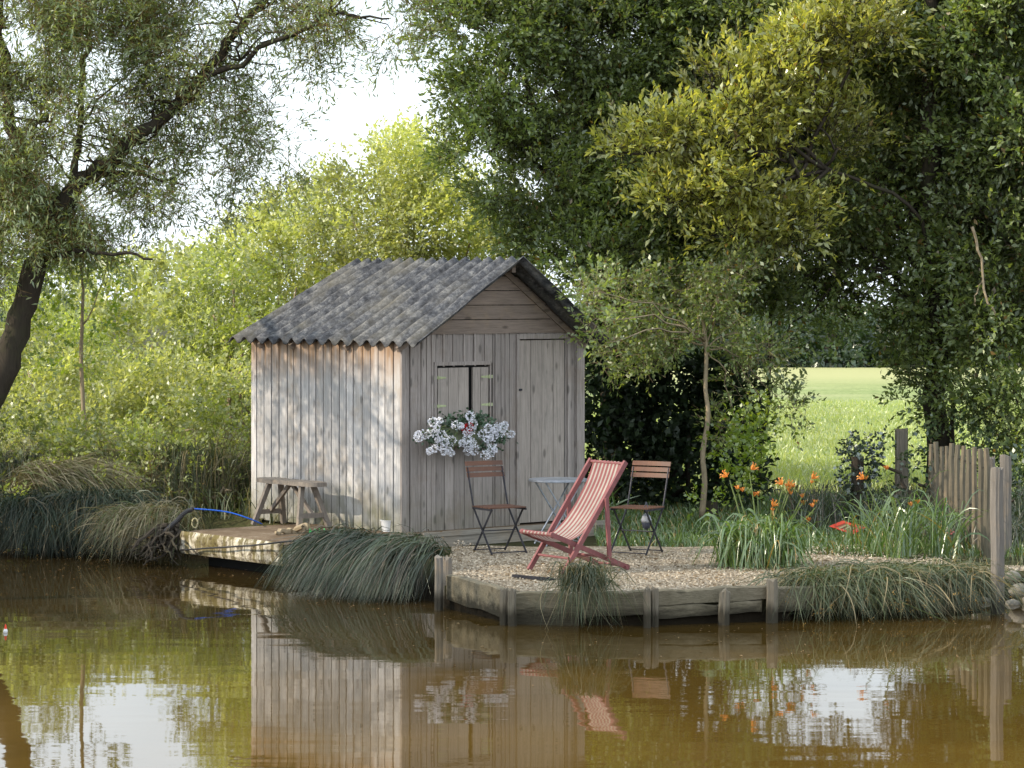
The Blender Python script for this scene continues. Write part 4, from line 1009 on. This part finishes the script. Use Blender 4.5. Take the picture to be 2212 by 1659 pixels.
L7 = [Q(0, 450, Yw), Q(-100, 300, Yw), Q(-300, 150, Yw), Q(-600, 0, Yw)]
WL = [(trunk, .19, .13, 12, 5, .02, .2), (L1, .13, .03, 10, 5, .03, .2), (L2, .11, .04, 8, 5, .04, .2), (L3, .06, .02, 7, 5, .03, .2), (L4, .045, .012, 6, 5, .02, .2), (L5, .045, .01, 6, 5, .04, .2), (L6, .045, .01, 6, 5, .03, .2), (L7, .10, .04, 8, 5, .04, .2)]
random.seed(21)
nodes_ = [L1[i].lerp(L1[i+1], t) for i in range(1, 6) for t in (.1, .6)]+[L2[i].lerp(L2[i+1], t) for i in range(1, 4) for t in (.2, .7)]+[L3[1], L3[2]]+L6[1:2]+L5[1:3]
for q in nodes_:
    for k in range(4):
        a = random.uniform(0, 6.28); L = random.uniform(.5, 1.3)
        e = q+Vector((math.cos(a)*L, math.sin(a)*L*.5, random.uniform(-.6, .8)*L))
        WL.append(([q, q.lerp(e, .5)+Vector((0, 0, .12)), e], .018, .005, 4, 4, .03, .1))
wb = [(60, 60, .0, 150, 130, .9, 1.3), (200, 40, 0, 170, 120, .9, 1.3), (330, 60, 0, 140, 120, .8, 1.1), (450, 30, -.3, 150, 90, .8, 1.1), (470, 170, -.2, 110, 80, .7, .9), (360, 150, -.2, 100, 80, .7, .9), (660, 140, -.5, 80, 60, .6, .7), (550, 350, .3, 90, 60, .6, .35), (600, 20, -.6, 140, 80, .7, .75), (720, 40, -.8, 110, 65, .6, .8), (820, 70, -1, 85, 70, .5, 1.1), (880, 30, -1, 60, 90, .5, .9), (740, 50, -.9, 90, 55, .5, .8), (640, 60, -.7, 90, 60, .6, .7),
      (0, 230, .3, 130, 130, 1, 1.3), (120, 270, 0, 130, 120, .9, 1.2), (260, 230, .1, 140, 120, .9, .75), (400, 250, .1, 140, 110, .8, 1.0), (530, 200, -.2, 110, 90, .7, .7), (40, 400, 0, 130, 90, .9, 2.8), (170, 450, .1, 130, 80, .9, 2.2), (60, 500, .1, 120, 60, .8, 2.4), (330, 400, .2, 130, 90, .8, 1.0), (440, 370, .3, 110, 90, .7, .85), (520, 300, .2, 90, 90, .7, .6), (600, 270, .1, 70, 70, .6, .4), (250, 530, -.2, 60, 40, .6, .8), (150, 530, 0, 110, 45, .6, 1.8), (-40, 560, 0, 110, 70, .8, 1.8), (480, 450, .3, 80, 50, .5, .7), (600, 410, .3, 60, 40, .5, .4), (640, 360, .3, 40, 70, .4, .35), (560, 480, .4, 90, 35, .5, .5), (700, 100, -.6, 60, 60, .5, .45), (-60, 700, .3, 60, 90, .6, 1.2)]
blobs = [blobQ(x, y, Yw+dy, rx, ry, rd, den) for (x, y, dy, rx, ry, rd, den) in wb]
blobs += [((-5.2, 33.6, 7.2), 2.0, 1.4, 1.2, .4), ((-3.2, 33.4, 7.4), 1.9, 1.3, 1.2, .35), ((-8.2, 27.2, 5.0), 1.7, 1.4, .9, .45), ((-6.9, 30.0, 4.2), 1.1, 1.3, .9, .75), ((-1.6, 32.6, 6.9), 1.5, 1.1, 1.0, .35)]  # unseen blobs out over the pond added to dapple the wall and gravel
WL.append(([L7[1], Vector((-7, 30.6, 4.9)), Vector((-8.0, 28.6, 5.2)), Vector((-8.4, 27, 5.3))], .07, .02, 7, 5, .04, .2))
tree('willow_tree', 'large leaning willow with dark trunk and fine leaves at the upper left', 'tree', trunk[0], WL, blobs, 'bark_dark', 'leaf_willow', per_m3=400, twl=.36, k=9, L=.095, W=.021, droop=.3, up=.02, thr=-.02, nfreq=1.5, shell=.1, out=.4, stick=.0035, stickm='twig_ochre')
# --- sapling
Ys = 34.0
sb = Q(183, 950, Ys); tree('sapling', 'slender pale sapling with bright lime leaves left of the hedge', 'tree', sb, [([Q(186, 1050, Ys), Q(182, 930, Ys), Q(176, 750, Ys), Q(178, 620, Ys), Q(172, 520, Ys)], .035, .014, 7, 4, .008, .1), ([Q(180, 700, Ys), Q(215, 640, Ys), Q(232, 560, Ys)], .012, .004, 5, 4, .02, .1)],
     [blobQ(150, 600, Ys, 70, 50, .4, 1), blobQ(215, 590, Ys, 60, 50, .4, .9), blobQ(130, 690, Ys, 60, 50, .4, 1), blobQ(215, 680, Ys, 60, 50, .4, .7), blobQ(150, 770, Ys, 60, 40, .4, .8), blobQ(110, 740, Ys, 40, 50, .4, .8)], 'bark_light', 'leaf_lime', per_m3=330, twl=.25, k=6, L=.07, W=.05, thr=-.1, nfreq=2)
# --- hedge shrubs
def shrub(label, blobs, mat, base, limbs=6, bark='bark_light', name='shrub', cat='shrub', group='shrubs of the hedge behind the shed', **kw):
    ls = []
    for i in range(min(limbs, len(blobs))):
        b = Vector(blobs[i][0]); s = Vector((base.x+random.uniform(-.3, .3), base.y, base.z)); ls.append(([s, s.lerp(b, .5)+Vector((random.uniform(-.15, .15), 0, .1)), b], .04, .012, 6, 4, .03, .2))
    return tree(name, label, cat, base, ls, blobs, bark, mat, group=group, **kw)
hk = dict(per_m3=520, twl=.32, k=8, L=.066, W=.042, thr=-.13, nfreq=1.7, shell=.35, out=.8, up=.35)
g = lambda x, Y: Vector(((x-CX)*Y/F, Y, .34))
shrub('leafy thicket between the far left scrub and the pale bushy shrub', [blobQ(120, 770, 39, 110, 90, .9), blobQ(270, 850, 38.5, 110, 80, .9), blobQ(60, 850, 39, 120, 90, .9), blobQ(380, 900, 38, 120, 110, .9), blobQ(480, 820, 38.5, 110, 110, .9), blobQ(560, 760, 39, 120, 120, .9)], 'leaf_hedge_mid', g(300, 38.7), **hk)
shrub('weedy bush on the bank just left of the slab', [blobQ(430, 1030, 33.2, 60, 50, .4), blobQ(330, 950, 34.5, 70, 50, .5), blobQ(500, 1060, 33.0, 40, 50, .3)], 'leaf_hedge_mid', g(430, 33.2), limbs=3, **{**hk, 'L': .055, 'W': .03})
shrub('tall sunlit shrub rising behind the shed roof ridge', [blobQ(830, 400, 39, 100, 110, 1.0), blobQ(900, 370, 39.5, 80, 100, 1), blobQ(760, 470, 39, 110, 100, 1), blobQ(950, 460, 39, 110, 130, 1), blobQ(880, 500, 38.5, 130, 80, 1), blobQ(1040, 470, 38.5, 90, 90, .9), blobQ(1120, 510, 38, 80, 60, .8), blobQ(860, 620, 39, 200, 100, 1, .6), blobQ(1060, 600, 38.6, 150, 100, .9, .6)], 'leaf_hedge', g(900, 39), **hk)
shrub('yellow green shrub left of the shed roof', [blobQ(640, 470, 40.5, 90, 70, 1), blobQ(700, 440, 41, 80, 60, 1), blobQ(560, 540, 40, 90, 80, 1), blobQ(660, 560, 40, 120, 90, 1), blobQ(600, 640, 39, 120, 100, 1, .8)], 'leaf_hedge', g(620, 40), **hk)
shrub('mid green shrub at the left eave of the shed', [blobQ(500, 600, 38, 70, 70, .8), blobQ(540, 680, 37, 80, 70, .7), blobQ(460, 680, 38, 70, 70, .8), blobQ(640, 620, 37.5, 80, 60, .6, .8), blobQ(500, 790, 37, 80, 100, .7)], 'leaf_hedge_mid', g(510, 37.5), **hk)
shrub('pale bushy shrub midway between the sapling and the shed', [blobQ(370, 860, 36.5, 110, 80, .8), blobQ(470, 880, 35.5, 90, 100, .6), blobQ(280, 870, 36.5, 80, 60, .7)], 'leaf_hedge', g(370, 37), **hk)
shrub('low sunlit bramble against the left corner of the shed', [blobQ(470, 960, 34.6, 90, 70, .5), blobQ(400, 930, 34.8, 80, 60, .5), blobQ(510, 1010, 34.2, 50, 60, .4), blobQ(500, 900, 35, 60, 60, .4)], 'leaf_hedge_mid', g(460, 34.8), **{**hk, 'L': .06, 'W': .045})
shrub('distant light green shrub under the willow branches', [blobQ(250, 630, 62, 110, 70, 1.6), blobQ(370, 620, 64, 100, 70, 1.6), blobQ(480, 600, 60, 90, 80, 1.6), blobQ(300, 730, 60, 130, 80, 1.5), blobQ(430, 730, 58, 120, 90, 1.5), blobQ(180, 720, 60, 100, 80, 1.5)], 'leaf_hedge', g(330, 60), **{**hk, 'per_m3': 85, 'L': .13, 'W': .085, 'twl': .5, 'nfreq': .8})
shrub('bushy green shrub between the willow trunk and the sapling', [blobQ(90, 620, 42, 80, 80, 1.2), blobQ(60, 720, 41, 100, 80, 1.2)], 'leaf_hedge_mid', g(80, 42), **{**hk, 'per_m3': 300})
shrub('sunlit scrub behind the sapling at the far left', [blobQ(60, 800, 37, 110, 70, .9), blobQ(190, 850, 36.5, 110, 70, .9), blobQ(40, 900, 36, 120, 70, .8), blobQ(240, 930, 35.5, 110, 70, .8), blobQ(130, 930, 35.5, 100, 60, .7)], 'leaf_hedge', g(120, 36.5), **hk)
shrub('shaded scrub on the bank below the sapling', [blobQ(60, 980, 33.6, 130, 65, .6), blobQ(220, 990, 33.4, 130, 60, .5), blobQ(330, 1000, 33.4, 80, 60, .5), blobQ(120, 1040, 32.9, 60, 40, .3), blobQ(260, 1050, 32.8, 60, 40, .3)], 'leaf_hedge_mid', g(200, 34.3), **{**hk, 'L': .06, 'thr': -.4})
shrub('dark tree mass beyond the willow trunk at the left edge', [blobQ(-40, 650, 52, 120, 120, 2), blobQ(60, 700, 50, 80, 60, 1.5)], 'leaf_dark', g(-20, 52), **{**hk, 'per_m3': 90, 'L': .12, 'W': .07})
# --- big oak-like tree to the right of the shed
Ya = 36.0; random.seed(5)
at = [Q(1330, 1120, Ya), Q(1320, 900, Ya), Q(1310, 650, Ya), Q(1290, 400, Ya), Q(1260, 150, Ya), Q(1250, -200, Ya)]
al = [(at, .15, .05, 10, 5, .03, .2)]
ab = [(1010, 60, -.5, 110, 110, 1, .9), (1080, 200, -.5, 130, 110, 1, 1), (1130, 60, -.3, 130, 130, 1.2, 1), (1060, 330, -.6, 110, 90, 1, 1.1), (1160, 400, -1, 150, 120, 1, 1.2), (1280, 100, 0, 150, 150, 1.2, 1.1), (1250, 260, -.3, 150, 120, 1.1, 1.2), (1400, 200, .2, 160, 150, 1.2, 1.1), (1420, 60, .3, 180, 130, 1.3, 1.2), (1560, 80, .3, 160, 130, 1.2, 1.2), (1330, 400, -.8, 150, 110, 1, 1.2), (1460, 380, 0, 160, 130, 1.1, 1.1), (1200, 520, -1.4, 110, 80, .7, 1.2), (1300, 560, -1.6, 120, 90, .8, 1.2), (1430, 540, -.8, 140, 110, 1, 1.1), (1350, 680, -2, 100, 80, .6, 1.1), (1560, 500, 0, 130, 130, 1, 1.1)]
blobs = [blobQ(x, y, Ya+d, rx, ry, rd, den) for (x, y, d, rx, ry, rd, den) in ab]
for b in blobs[::1]: al.append(([at[3].lerp(at[2], random.random()), Vector(b[0]).lerp(at[3], .4)+Vector((0, 0, .2)), Vector(b[0])], .05, .012, 6, 4, .05, .2))
blobs += [((.7, 36, 7.6), 1.6, 1.4, 1.2, .6), ((2.2, 36, 8), 1.7, 1.4, 1.4, .6), ((3.6, 36.4, 7.4), 1.5, 1.3, 1.2, .6)]
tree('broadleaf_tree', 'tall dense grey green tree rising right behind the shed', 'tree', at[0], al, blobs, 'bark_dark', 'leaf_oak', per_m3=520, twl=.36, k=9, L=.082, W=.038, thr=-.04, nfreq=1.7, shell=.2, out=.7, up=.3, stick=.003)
# --- sunlit limb tree in front
Yb = 33.0
bt = [Q(2060, 1080, Yb+1.6), Q(2050, 800, Yb+1.5), Q(1990, 480, Yb+.9), Q(1800, 370, Yb+.4), Q(1560, 300, Yb), Q(1420, 260, Yb-.1)]
bb = [(1350, 320, 0, 50, 40, .4, 1.5), (1430, 300, 0, 80, 55, .5, 1.4), (1520, 290, 0, 90, 70, .6, 1.3), (1610, 240, .1, 90, 80, .7, 1.3), (1560, 180, .2, 80, 60, .6, 1.1), (1700, 180, .2, 80, 90, .7, 1.3), (1760, 100, .2, 90, 80, .7, 1.3), (1450, 420, 0, 90, 50, .5, 1.3), (1550, 400, 0, 90, 70, .6, 1.3), (1650, 370, .1, 100, 90, .7, 1.3), (1590, 500, .1, 100, 50, .5, 1.2), (1700, 480, .2, 90, 80, .6, 1.1), (1780, 300, .3, 100, 110, .7, 1.1), (1850, 60, .3, 100, 90, .8, 1.1)]
blobs = [blobQ(x, y, Yb+d, rx, ry, rd, den) for (x, y, d, rx, ry, rd, den) in bb]
bl = [(bt, .035, .012, 9, 5, .03, .2)]+[([bt[3].lerp(bt[4], random.random()), Vector(b[0])+Vector((.1, 0, -.1)), Vector(b[0])+Vector((-.2, 0, .15))], .03, .006, 5, 4, .04, .1) for b in blobs]
tree('goat_willow', 'broad tree with sunlit yellow green leaf sprays reaching left over the chairs', 'tree', bt[0], bl, blobs, 'bark_dark', 'leaf_bright', per_m3=400, twl=.42, k=10, L=.10, W=.042, thr=-.14, nfreq=1.5, shell=.15, out=.55, up=.6, spread=.6, stick=.0035)
# --- dark tree at right
Yc = 34.2
ct = [Q(2030, 1060, Yc+.5), Q(2020, 800, Yc+.4), Q(2010, 500, Yc+.3), Q(2005, 200, Yc), Q(2015, -150, Yc)]
cb = [(1700, 30, .8, 150, 100, 1, 1.1), (1850, 120, .8, 140, 130, 1.1, 1.1), (1980, 40, .8, 130, 120, 1, 1), (2120, 100, 0, 150, 170, 1.2, 1.3), (2200, 280, -.3, 120, 150, 1.2, 1.3), (1920, 280, 1.0, 130, 140, 1, 1.2), (2080, 330, .2, 110, 140, 1, 1.2), (1820, 420, .6, 140, 120, 1, 1.2), (1960, 480, .6, 140, 120, 1, 1.3), (2120, 520, -.2, 140, 130, 1, 1.3), (1700, 560, .5, 120, 90, .9, 1.2), (1800, 600, .8, 100, 60, .8, .9), (2010, 660, .4, 110, 100, .8, 1.1), (2150, 700, -.4, 120, 120, .9, 1.3), (1990, 780, .3, 80, 60, .6, 1.0), (2090, 850, -.2, 100, 70, .6, 1.1), (2200, 880, -.6, 90, 90, .6, 1.2), (1640, 640, .4, 90, 60, .7, 1.1), (2200, 1000, -.6, 60, 70, .5, 1), (2010, 880, .4, 60, 40, .4, .7), (1950, 700, .6, 60, 60, .5, .7), (1740, 650, .5, 100, 60, .6, 1.1), (1860, 655, .6, 90, 45, .6, .9), (1700, 720, .5, 50, 40, .4, .8)]
blobs = [blobQ(x, y, Yc+d, rx, ry, rd, den) for (x, y, d, rx, ry, rd, den) in cb]
cl = [(ct, .16, .08, 10, 5, .02, .2)]+[([ct[2].lerp(ct[1], random.random()), Vector(b[0]).lerp(ct[2], .4)+Vector((0, 0, .1)), Vector(b[0])], .035, .008, 6, 4, .05, .2) for b in blobs]
blobs += [((4.2, 34.5, 7.6), 1.6, 1.4, 1.3, .6), ((6.4, 34.2, 6.2), 1.5, 1.3, 1.6, .8), ((7.2, 34, 4), 1.3, 1.3, 1.6, .8), ((6.4, 35.2, 3.4), 1.2, 1.0, 1.6, .8)]
tree('hanging_tree', 'dark green tree hanging low over the stake fence at the right', 'tree', ct[0], cl, blobs, 'bark_dark', 'leaf_oak', per_m3=500, twl=.36, k=9, L=.085, W=.042, thr=-.04, nfreq=1.6, shell=.2, out=.6, up=.25, stick=.003, seed=9.)
m = MB(); limb(m, [Q(2100, 490, 32.9), Q(2118, 560, 32.9), Q(2130, 640, 32.85), Q(2150, 680, 32.85)], .02, .01, 6, 4, .01, .1); limb(m, [Q(2124, 600, 32.9), Q(2108, 640, 32.9), Q(2108, 660, 32.9)], .01, .006, 5, 4, .01, .1)
tag(m.build('dead_branch', 'bark_light'), 'bare pale dead branch hanging in the dark foliage at the right', 'branch')
# back-drop dark growth that closes the wood above the field
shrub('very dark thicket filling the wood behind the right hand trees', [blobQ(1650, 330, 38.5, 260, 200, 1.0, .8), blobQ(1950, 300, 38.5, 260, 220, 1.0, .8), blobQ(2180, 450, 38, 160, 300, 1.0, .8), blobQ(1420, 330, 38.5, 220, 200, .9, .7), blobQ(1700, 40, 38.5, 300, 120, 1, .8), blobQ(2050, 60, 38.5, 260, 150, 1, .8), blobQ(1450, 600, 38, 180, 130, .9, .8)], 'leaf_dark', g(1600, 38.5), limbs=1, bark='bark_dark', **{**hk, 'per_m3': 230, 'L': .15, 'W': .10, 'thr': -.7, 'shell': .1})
# --- young tree with thin trunk
Yd = P(1520, 1112, .35).y
dt = [Q(1516, 1115, Yd), Q(1522, 1040, Yd), Q(1518, 980, Yd), Q(1530, 900, Yd), Q(1524, 840, Yd), Q(1526, 760, Yd), Q(1522, 720, Yd), Q(1518, 690, Yd)]
db = [(1290, 690, -2.2, 42, 50, .35, 1.6), (1275, 630, -1.9, 40, 45, .35, 1.2), (1310, 740, -2.0, 35, 35, .3, 1.2), (1340, 640, .2, 90, 60, .5, 1.1), (1400, 720, .1, 100, 60, .5, 1.2), (1480, 640, .2, 110, 70, .6, 1.2), (1500, 740, .1, 100, 45, .5, 1.1), (1580, 680, .2, 100, 60, .5, 1.1), (1640, 760, .2, 80, 50, .5, 1.0), (1620, 830, .3, 90, 50, .5, 1), (1690, 880, .4, 60, 50, .4, .8), (1580, 600, .2, 110, 60, .6, 1.1), (1430, 790, .3, 90, 40, .5, .8), (1330, 770, .2, 60, 50, .4, .9), (1590, 920, .3, 60, 60, .35, .7)]
blobs = [blobQ(x, y, Yd+d, rx, ry, rd, den) for (x, y, d, rx, ry, rd, den) in db]
dl = [(dt, (.036), .02, 8, 4, .001, .05)]+[([dt[5].lerp(dt[6], random.random()), Vector(b[0]).lerp(dt[6], .5)+Vector((0, 0, .1)), Vector(b[0])], .013, .004, 5, 4, .02, .1) for b in blobs]
tree('young_tree', 'young tree with one thin wavy sunlit trunk right of the shed', 'tree', dt[0], dl, blobs, 'bark_light', 'leaf_oak', per_m3=520, twl=.28, k=8, L=.066, W=.036, thr=-.14, nfreq=1.6, shell=.15, out=.6, up=.2, stick=.0025, seed=4.)
# light sprig shrub right of the thin trunk
shrub('light leafy bush between the thin trunk and the daylilies', [blobQ(1580, 940, 32, 60, 40, .3, .9), blobQ(1600, 1000, 31.8, 45, 50, .3, .9), blobQ(1650, 930, 32.1, 60, 30, .3, .7), blobQ(1590, 1060, 31.6, 35, 40, .25, .8), blobQ(1530, 1085, 31.3, 30, 22, .2, 1), blobQ(1650, 890, 32.1, 20, 40, .2, .9)], 'leaf_lime', Vector(((1600-CX)*31.8/F, 31.8, .25)), limbs=0, name='bush', cat='bush', group='bushes beside the gravel', per_m3=1100, twl=.2, k=6, L=.06, W=.042, thr=-.2, nfreq=2.5)
wk = dict(per_m3=1500, twl=.22, k=6, L=.05, W=.03, thr=-.02, nfreq=3.2, shell=.3, out=.5, up=.6, stick=.003, stickm='twig_ochre')
for lb_, bl_, bx, by in (('leafy weeds at the far left of the bank in front of the dark sedge', [blobQ(25, 1110, 31.9, 50, 45, .25, .8), blobQ(60, 1160, 31.7, 30, 30, .2, .7)], 30, 31.9),
    ('leafy weeds rising between the bank sedges and the hedge', [blobQ(160, 1030, 32.6, 60, 50, .3, .8), blobQ(250, 1060, 32.4, 50, 50, .3, .8), blobQ(330, 1050, 32.6, 45, 60, .3, .8)], 240, 32.5),
    ('tall nettles crowding the left rear corner of the slab', [blobQ(420, 1040, 33.4, 45, 70, .3, .9), blobQ(490, 1010, 33.6, 45, 80, .3, .9), blobQ(520, 1070, 33.4, 25, 40, .2, 1), blobQ(455, 1085, 33.0, 40, 25, .25, 1)], 470, 33.4)):
    shrub(lb_, bl_, 'leaf_hedge_mid', Vector(((bx-CX)*by/F, by, .25)), limbs=0, name='nettle_clump', cat='plant', group='leafy plants on the left bank', **wk)
# dark understory behind chairs
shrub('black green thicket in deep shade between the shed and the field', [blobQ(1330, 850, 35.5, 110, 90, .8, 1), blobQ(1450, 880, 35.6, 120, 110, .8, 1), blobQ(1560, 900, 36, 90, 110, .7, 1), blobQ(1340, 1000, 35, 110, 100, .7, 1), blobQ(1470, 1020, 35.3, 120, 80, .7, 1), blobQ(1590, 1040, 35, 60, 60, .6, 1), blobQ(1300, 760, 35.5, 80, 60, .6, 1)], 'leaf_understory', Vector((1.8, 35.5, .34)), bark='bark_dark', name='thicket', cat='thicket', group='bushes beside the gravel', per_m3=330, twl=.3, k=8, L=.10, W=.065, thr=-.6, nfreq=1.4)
shrub('dark bramble below the hanging tree behind the stakes', [blobQ(2080, 960, 33.5, 110, 50, .5, 1), blobQ(1900, 1000, 33.2, 60, 60, .3, .8), blobQ(1990, 1050, 32.4, 60, 60, .3, 1), blobQ(2190, 1080, 31, 60, 110, .5, 1)], 'leaf_dark', Vector((4.8, 33, .34)), bark='bark_dark', name='bramble', cat='bramble', group='bushes beside the gravel', per_m3=330, twl=.25, k=7, L=.06, W=.04, thr=-.2, nfreq=2)
# ivy post
ip = P(1852, 1135, ZT); iv = empty('ivy_post', ip, 0, 'gatepost smothered in dark ivy left of the bare gatepost', 'post', 'gateposts')
m = MB(); m.tube([(ip.x, ip.y, .2), (ip.x, ip.y, 1.05)], .07, 10, .2); m.build('stake', 'bark_dark', iv, world=True)
Lv, _ = crown([((ip.x, ip.y, .45), .14, .14, .35, 1), ((ip.x, ip.y, .95), .19, .17, .3, 1.2), ((ip.x+.05, ip.y, 1.15), .2, .15, .14, 1)], per_m3=3000, twl=.10, k=4, L=.05, W=.045, thr=-.6, shell=.6, up=-.2); Lv.build('ivy', 'leaf_ivy', iv)
# --- far hedge and trees beyond the field
for i, (x, y, rx, ry, Y) in enumerate([(1560, 720, 150, 80, 96), (1700, 735, 90, 60, 98), (1790, 725, 80, 70, 95), (1880, 730, 90, 62, 97), (1990, 720, 120, 80, 96), (2150, 700, 150, 90, 97), (1380, 720, 170, 90, 97), (2330, 700, 150, 100, 97)]):
    c = Q(x, y, Y); base = Vector((c.x, Y, .4))
    tree('field_tree', ['far hedge tree behind the young tree', 'far round tree left of the field gap', 'far bush centred behind the field gap', 'far low tree right in the field gap', 'far tree behind the hanging foliage', 'far broad tree at the right edge', 'far tree hidden right of the shed', 'outermost far tree on the right'][i]+' at the end of the meadow', 'tree', base, [([base, base+Vector((.1, 0, 1)), c], .2, .1, 6, 3, .05, .1)],
         [blobQ(x, y, Y, rx, ry, 2.0, 1), blobQ(x+rx*.4, y+20, Y-1, rx*.6, ry*.7, 1.5, 1), blobQ(x-rx*.4, y+30, Y-1, rx*.6, ry*.6, 1.5, 1)], 'bark_dark', 'leaf_dark', group='trees at the far end of the meadow', per_m3=14, twl=.7, k=8, L=.22, W=.13, thr=-.3, nfreq=.5, shell=.5)
# --- trees added out of the frame on the left that throw the dappled shade
def shade_tree(x, y, z, r, label, den=.5):
    b = Vector((x, y, .34)); c = Vector((x, y, z))
    tree('added_shade_tree', label, 'tree', b, [([b, b.lerp(c, .5)+Vector((.1, 0, 0)), c], .16, .08, 8, 4, .03, .2)], [((x, y, z), r, r*.9, r*.8, den), ((x+r*.5, y-.3, z-.8), r*.6, r*.6, r*.5, den), ((x-r*.5, y+.3, z+.6), r*.6, r*.6, r*.5, den)], 'bark_dark', 'leaf_oak', group='added shade trees out of frame on the left bank', per_m3=70, twl=.5, k=8, L=.13, W=.06, thr=-.02, nfreq=1.0, shell=.1)
shade_tree(-10.8, 31.6, 2.7, 1.1, 'added leafy shade tree next beyond the willow, out of frame', 1.0)
shade_tree(-10.6, 23.2, 4.6, 1.9, 'added shade tree leaning over the pond on its left shore, out of frame', .9)
shade_tree(-12.9, 25.4, 6.8, 1.7, 'added tall shade tree on the left shore of the pond, out of frame', .6)
shade_tree(-10.2, 29.6, 3.0, 1.2, 'added leafy shade tree next beyond the willow, out of frame', 1.0)
shade_tree(-13.5, 21.0, 7.6, 2.2, 'added shade tree at the left corner of the pond, out of frame', .8)
# ------------------------------------------------------------------ render settings
sc.view_settings.view_transform = 'Standard'; sc.view_settings.look = 'None'; sc.view_settings.exposure = 0
sc.render.engine = 'CYCLES'
sc.cycles.max_bounces = 5; sc.cycles.diffuse_bounces = 2; sc.cycles.glossy_bounces = 2; sc.cycles.transmission_bounces = 3; sc.cycles.transparent_max_bounces = 4; sc.cycles.caustics_reflective = False; sc.cycles.caustics_refractive = False
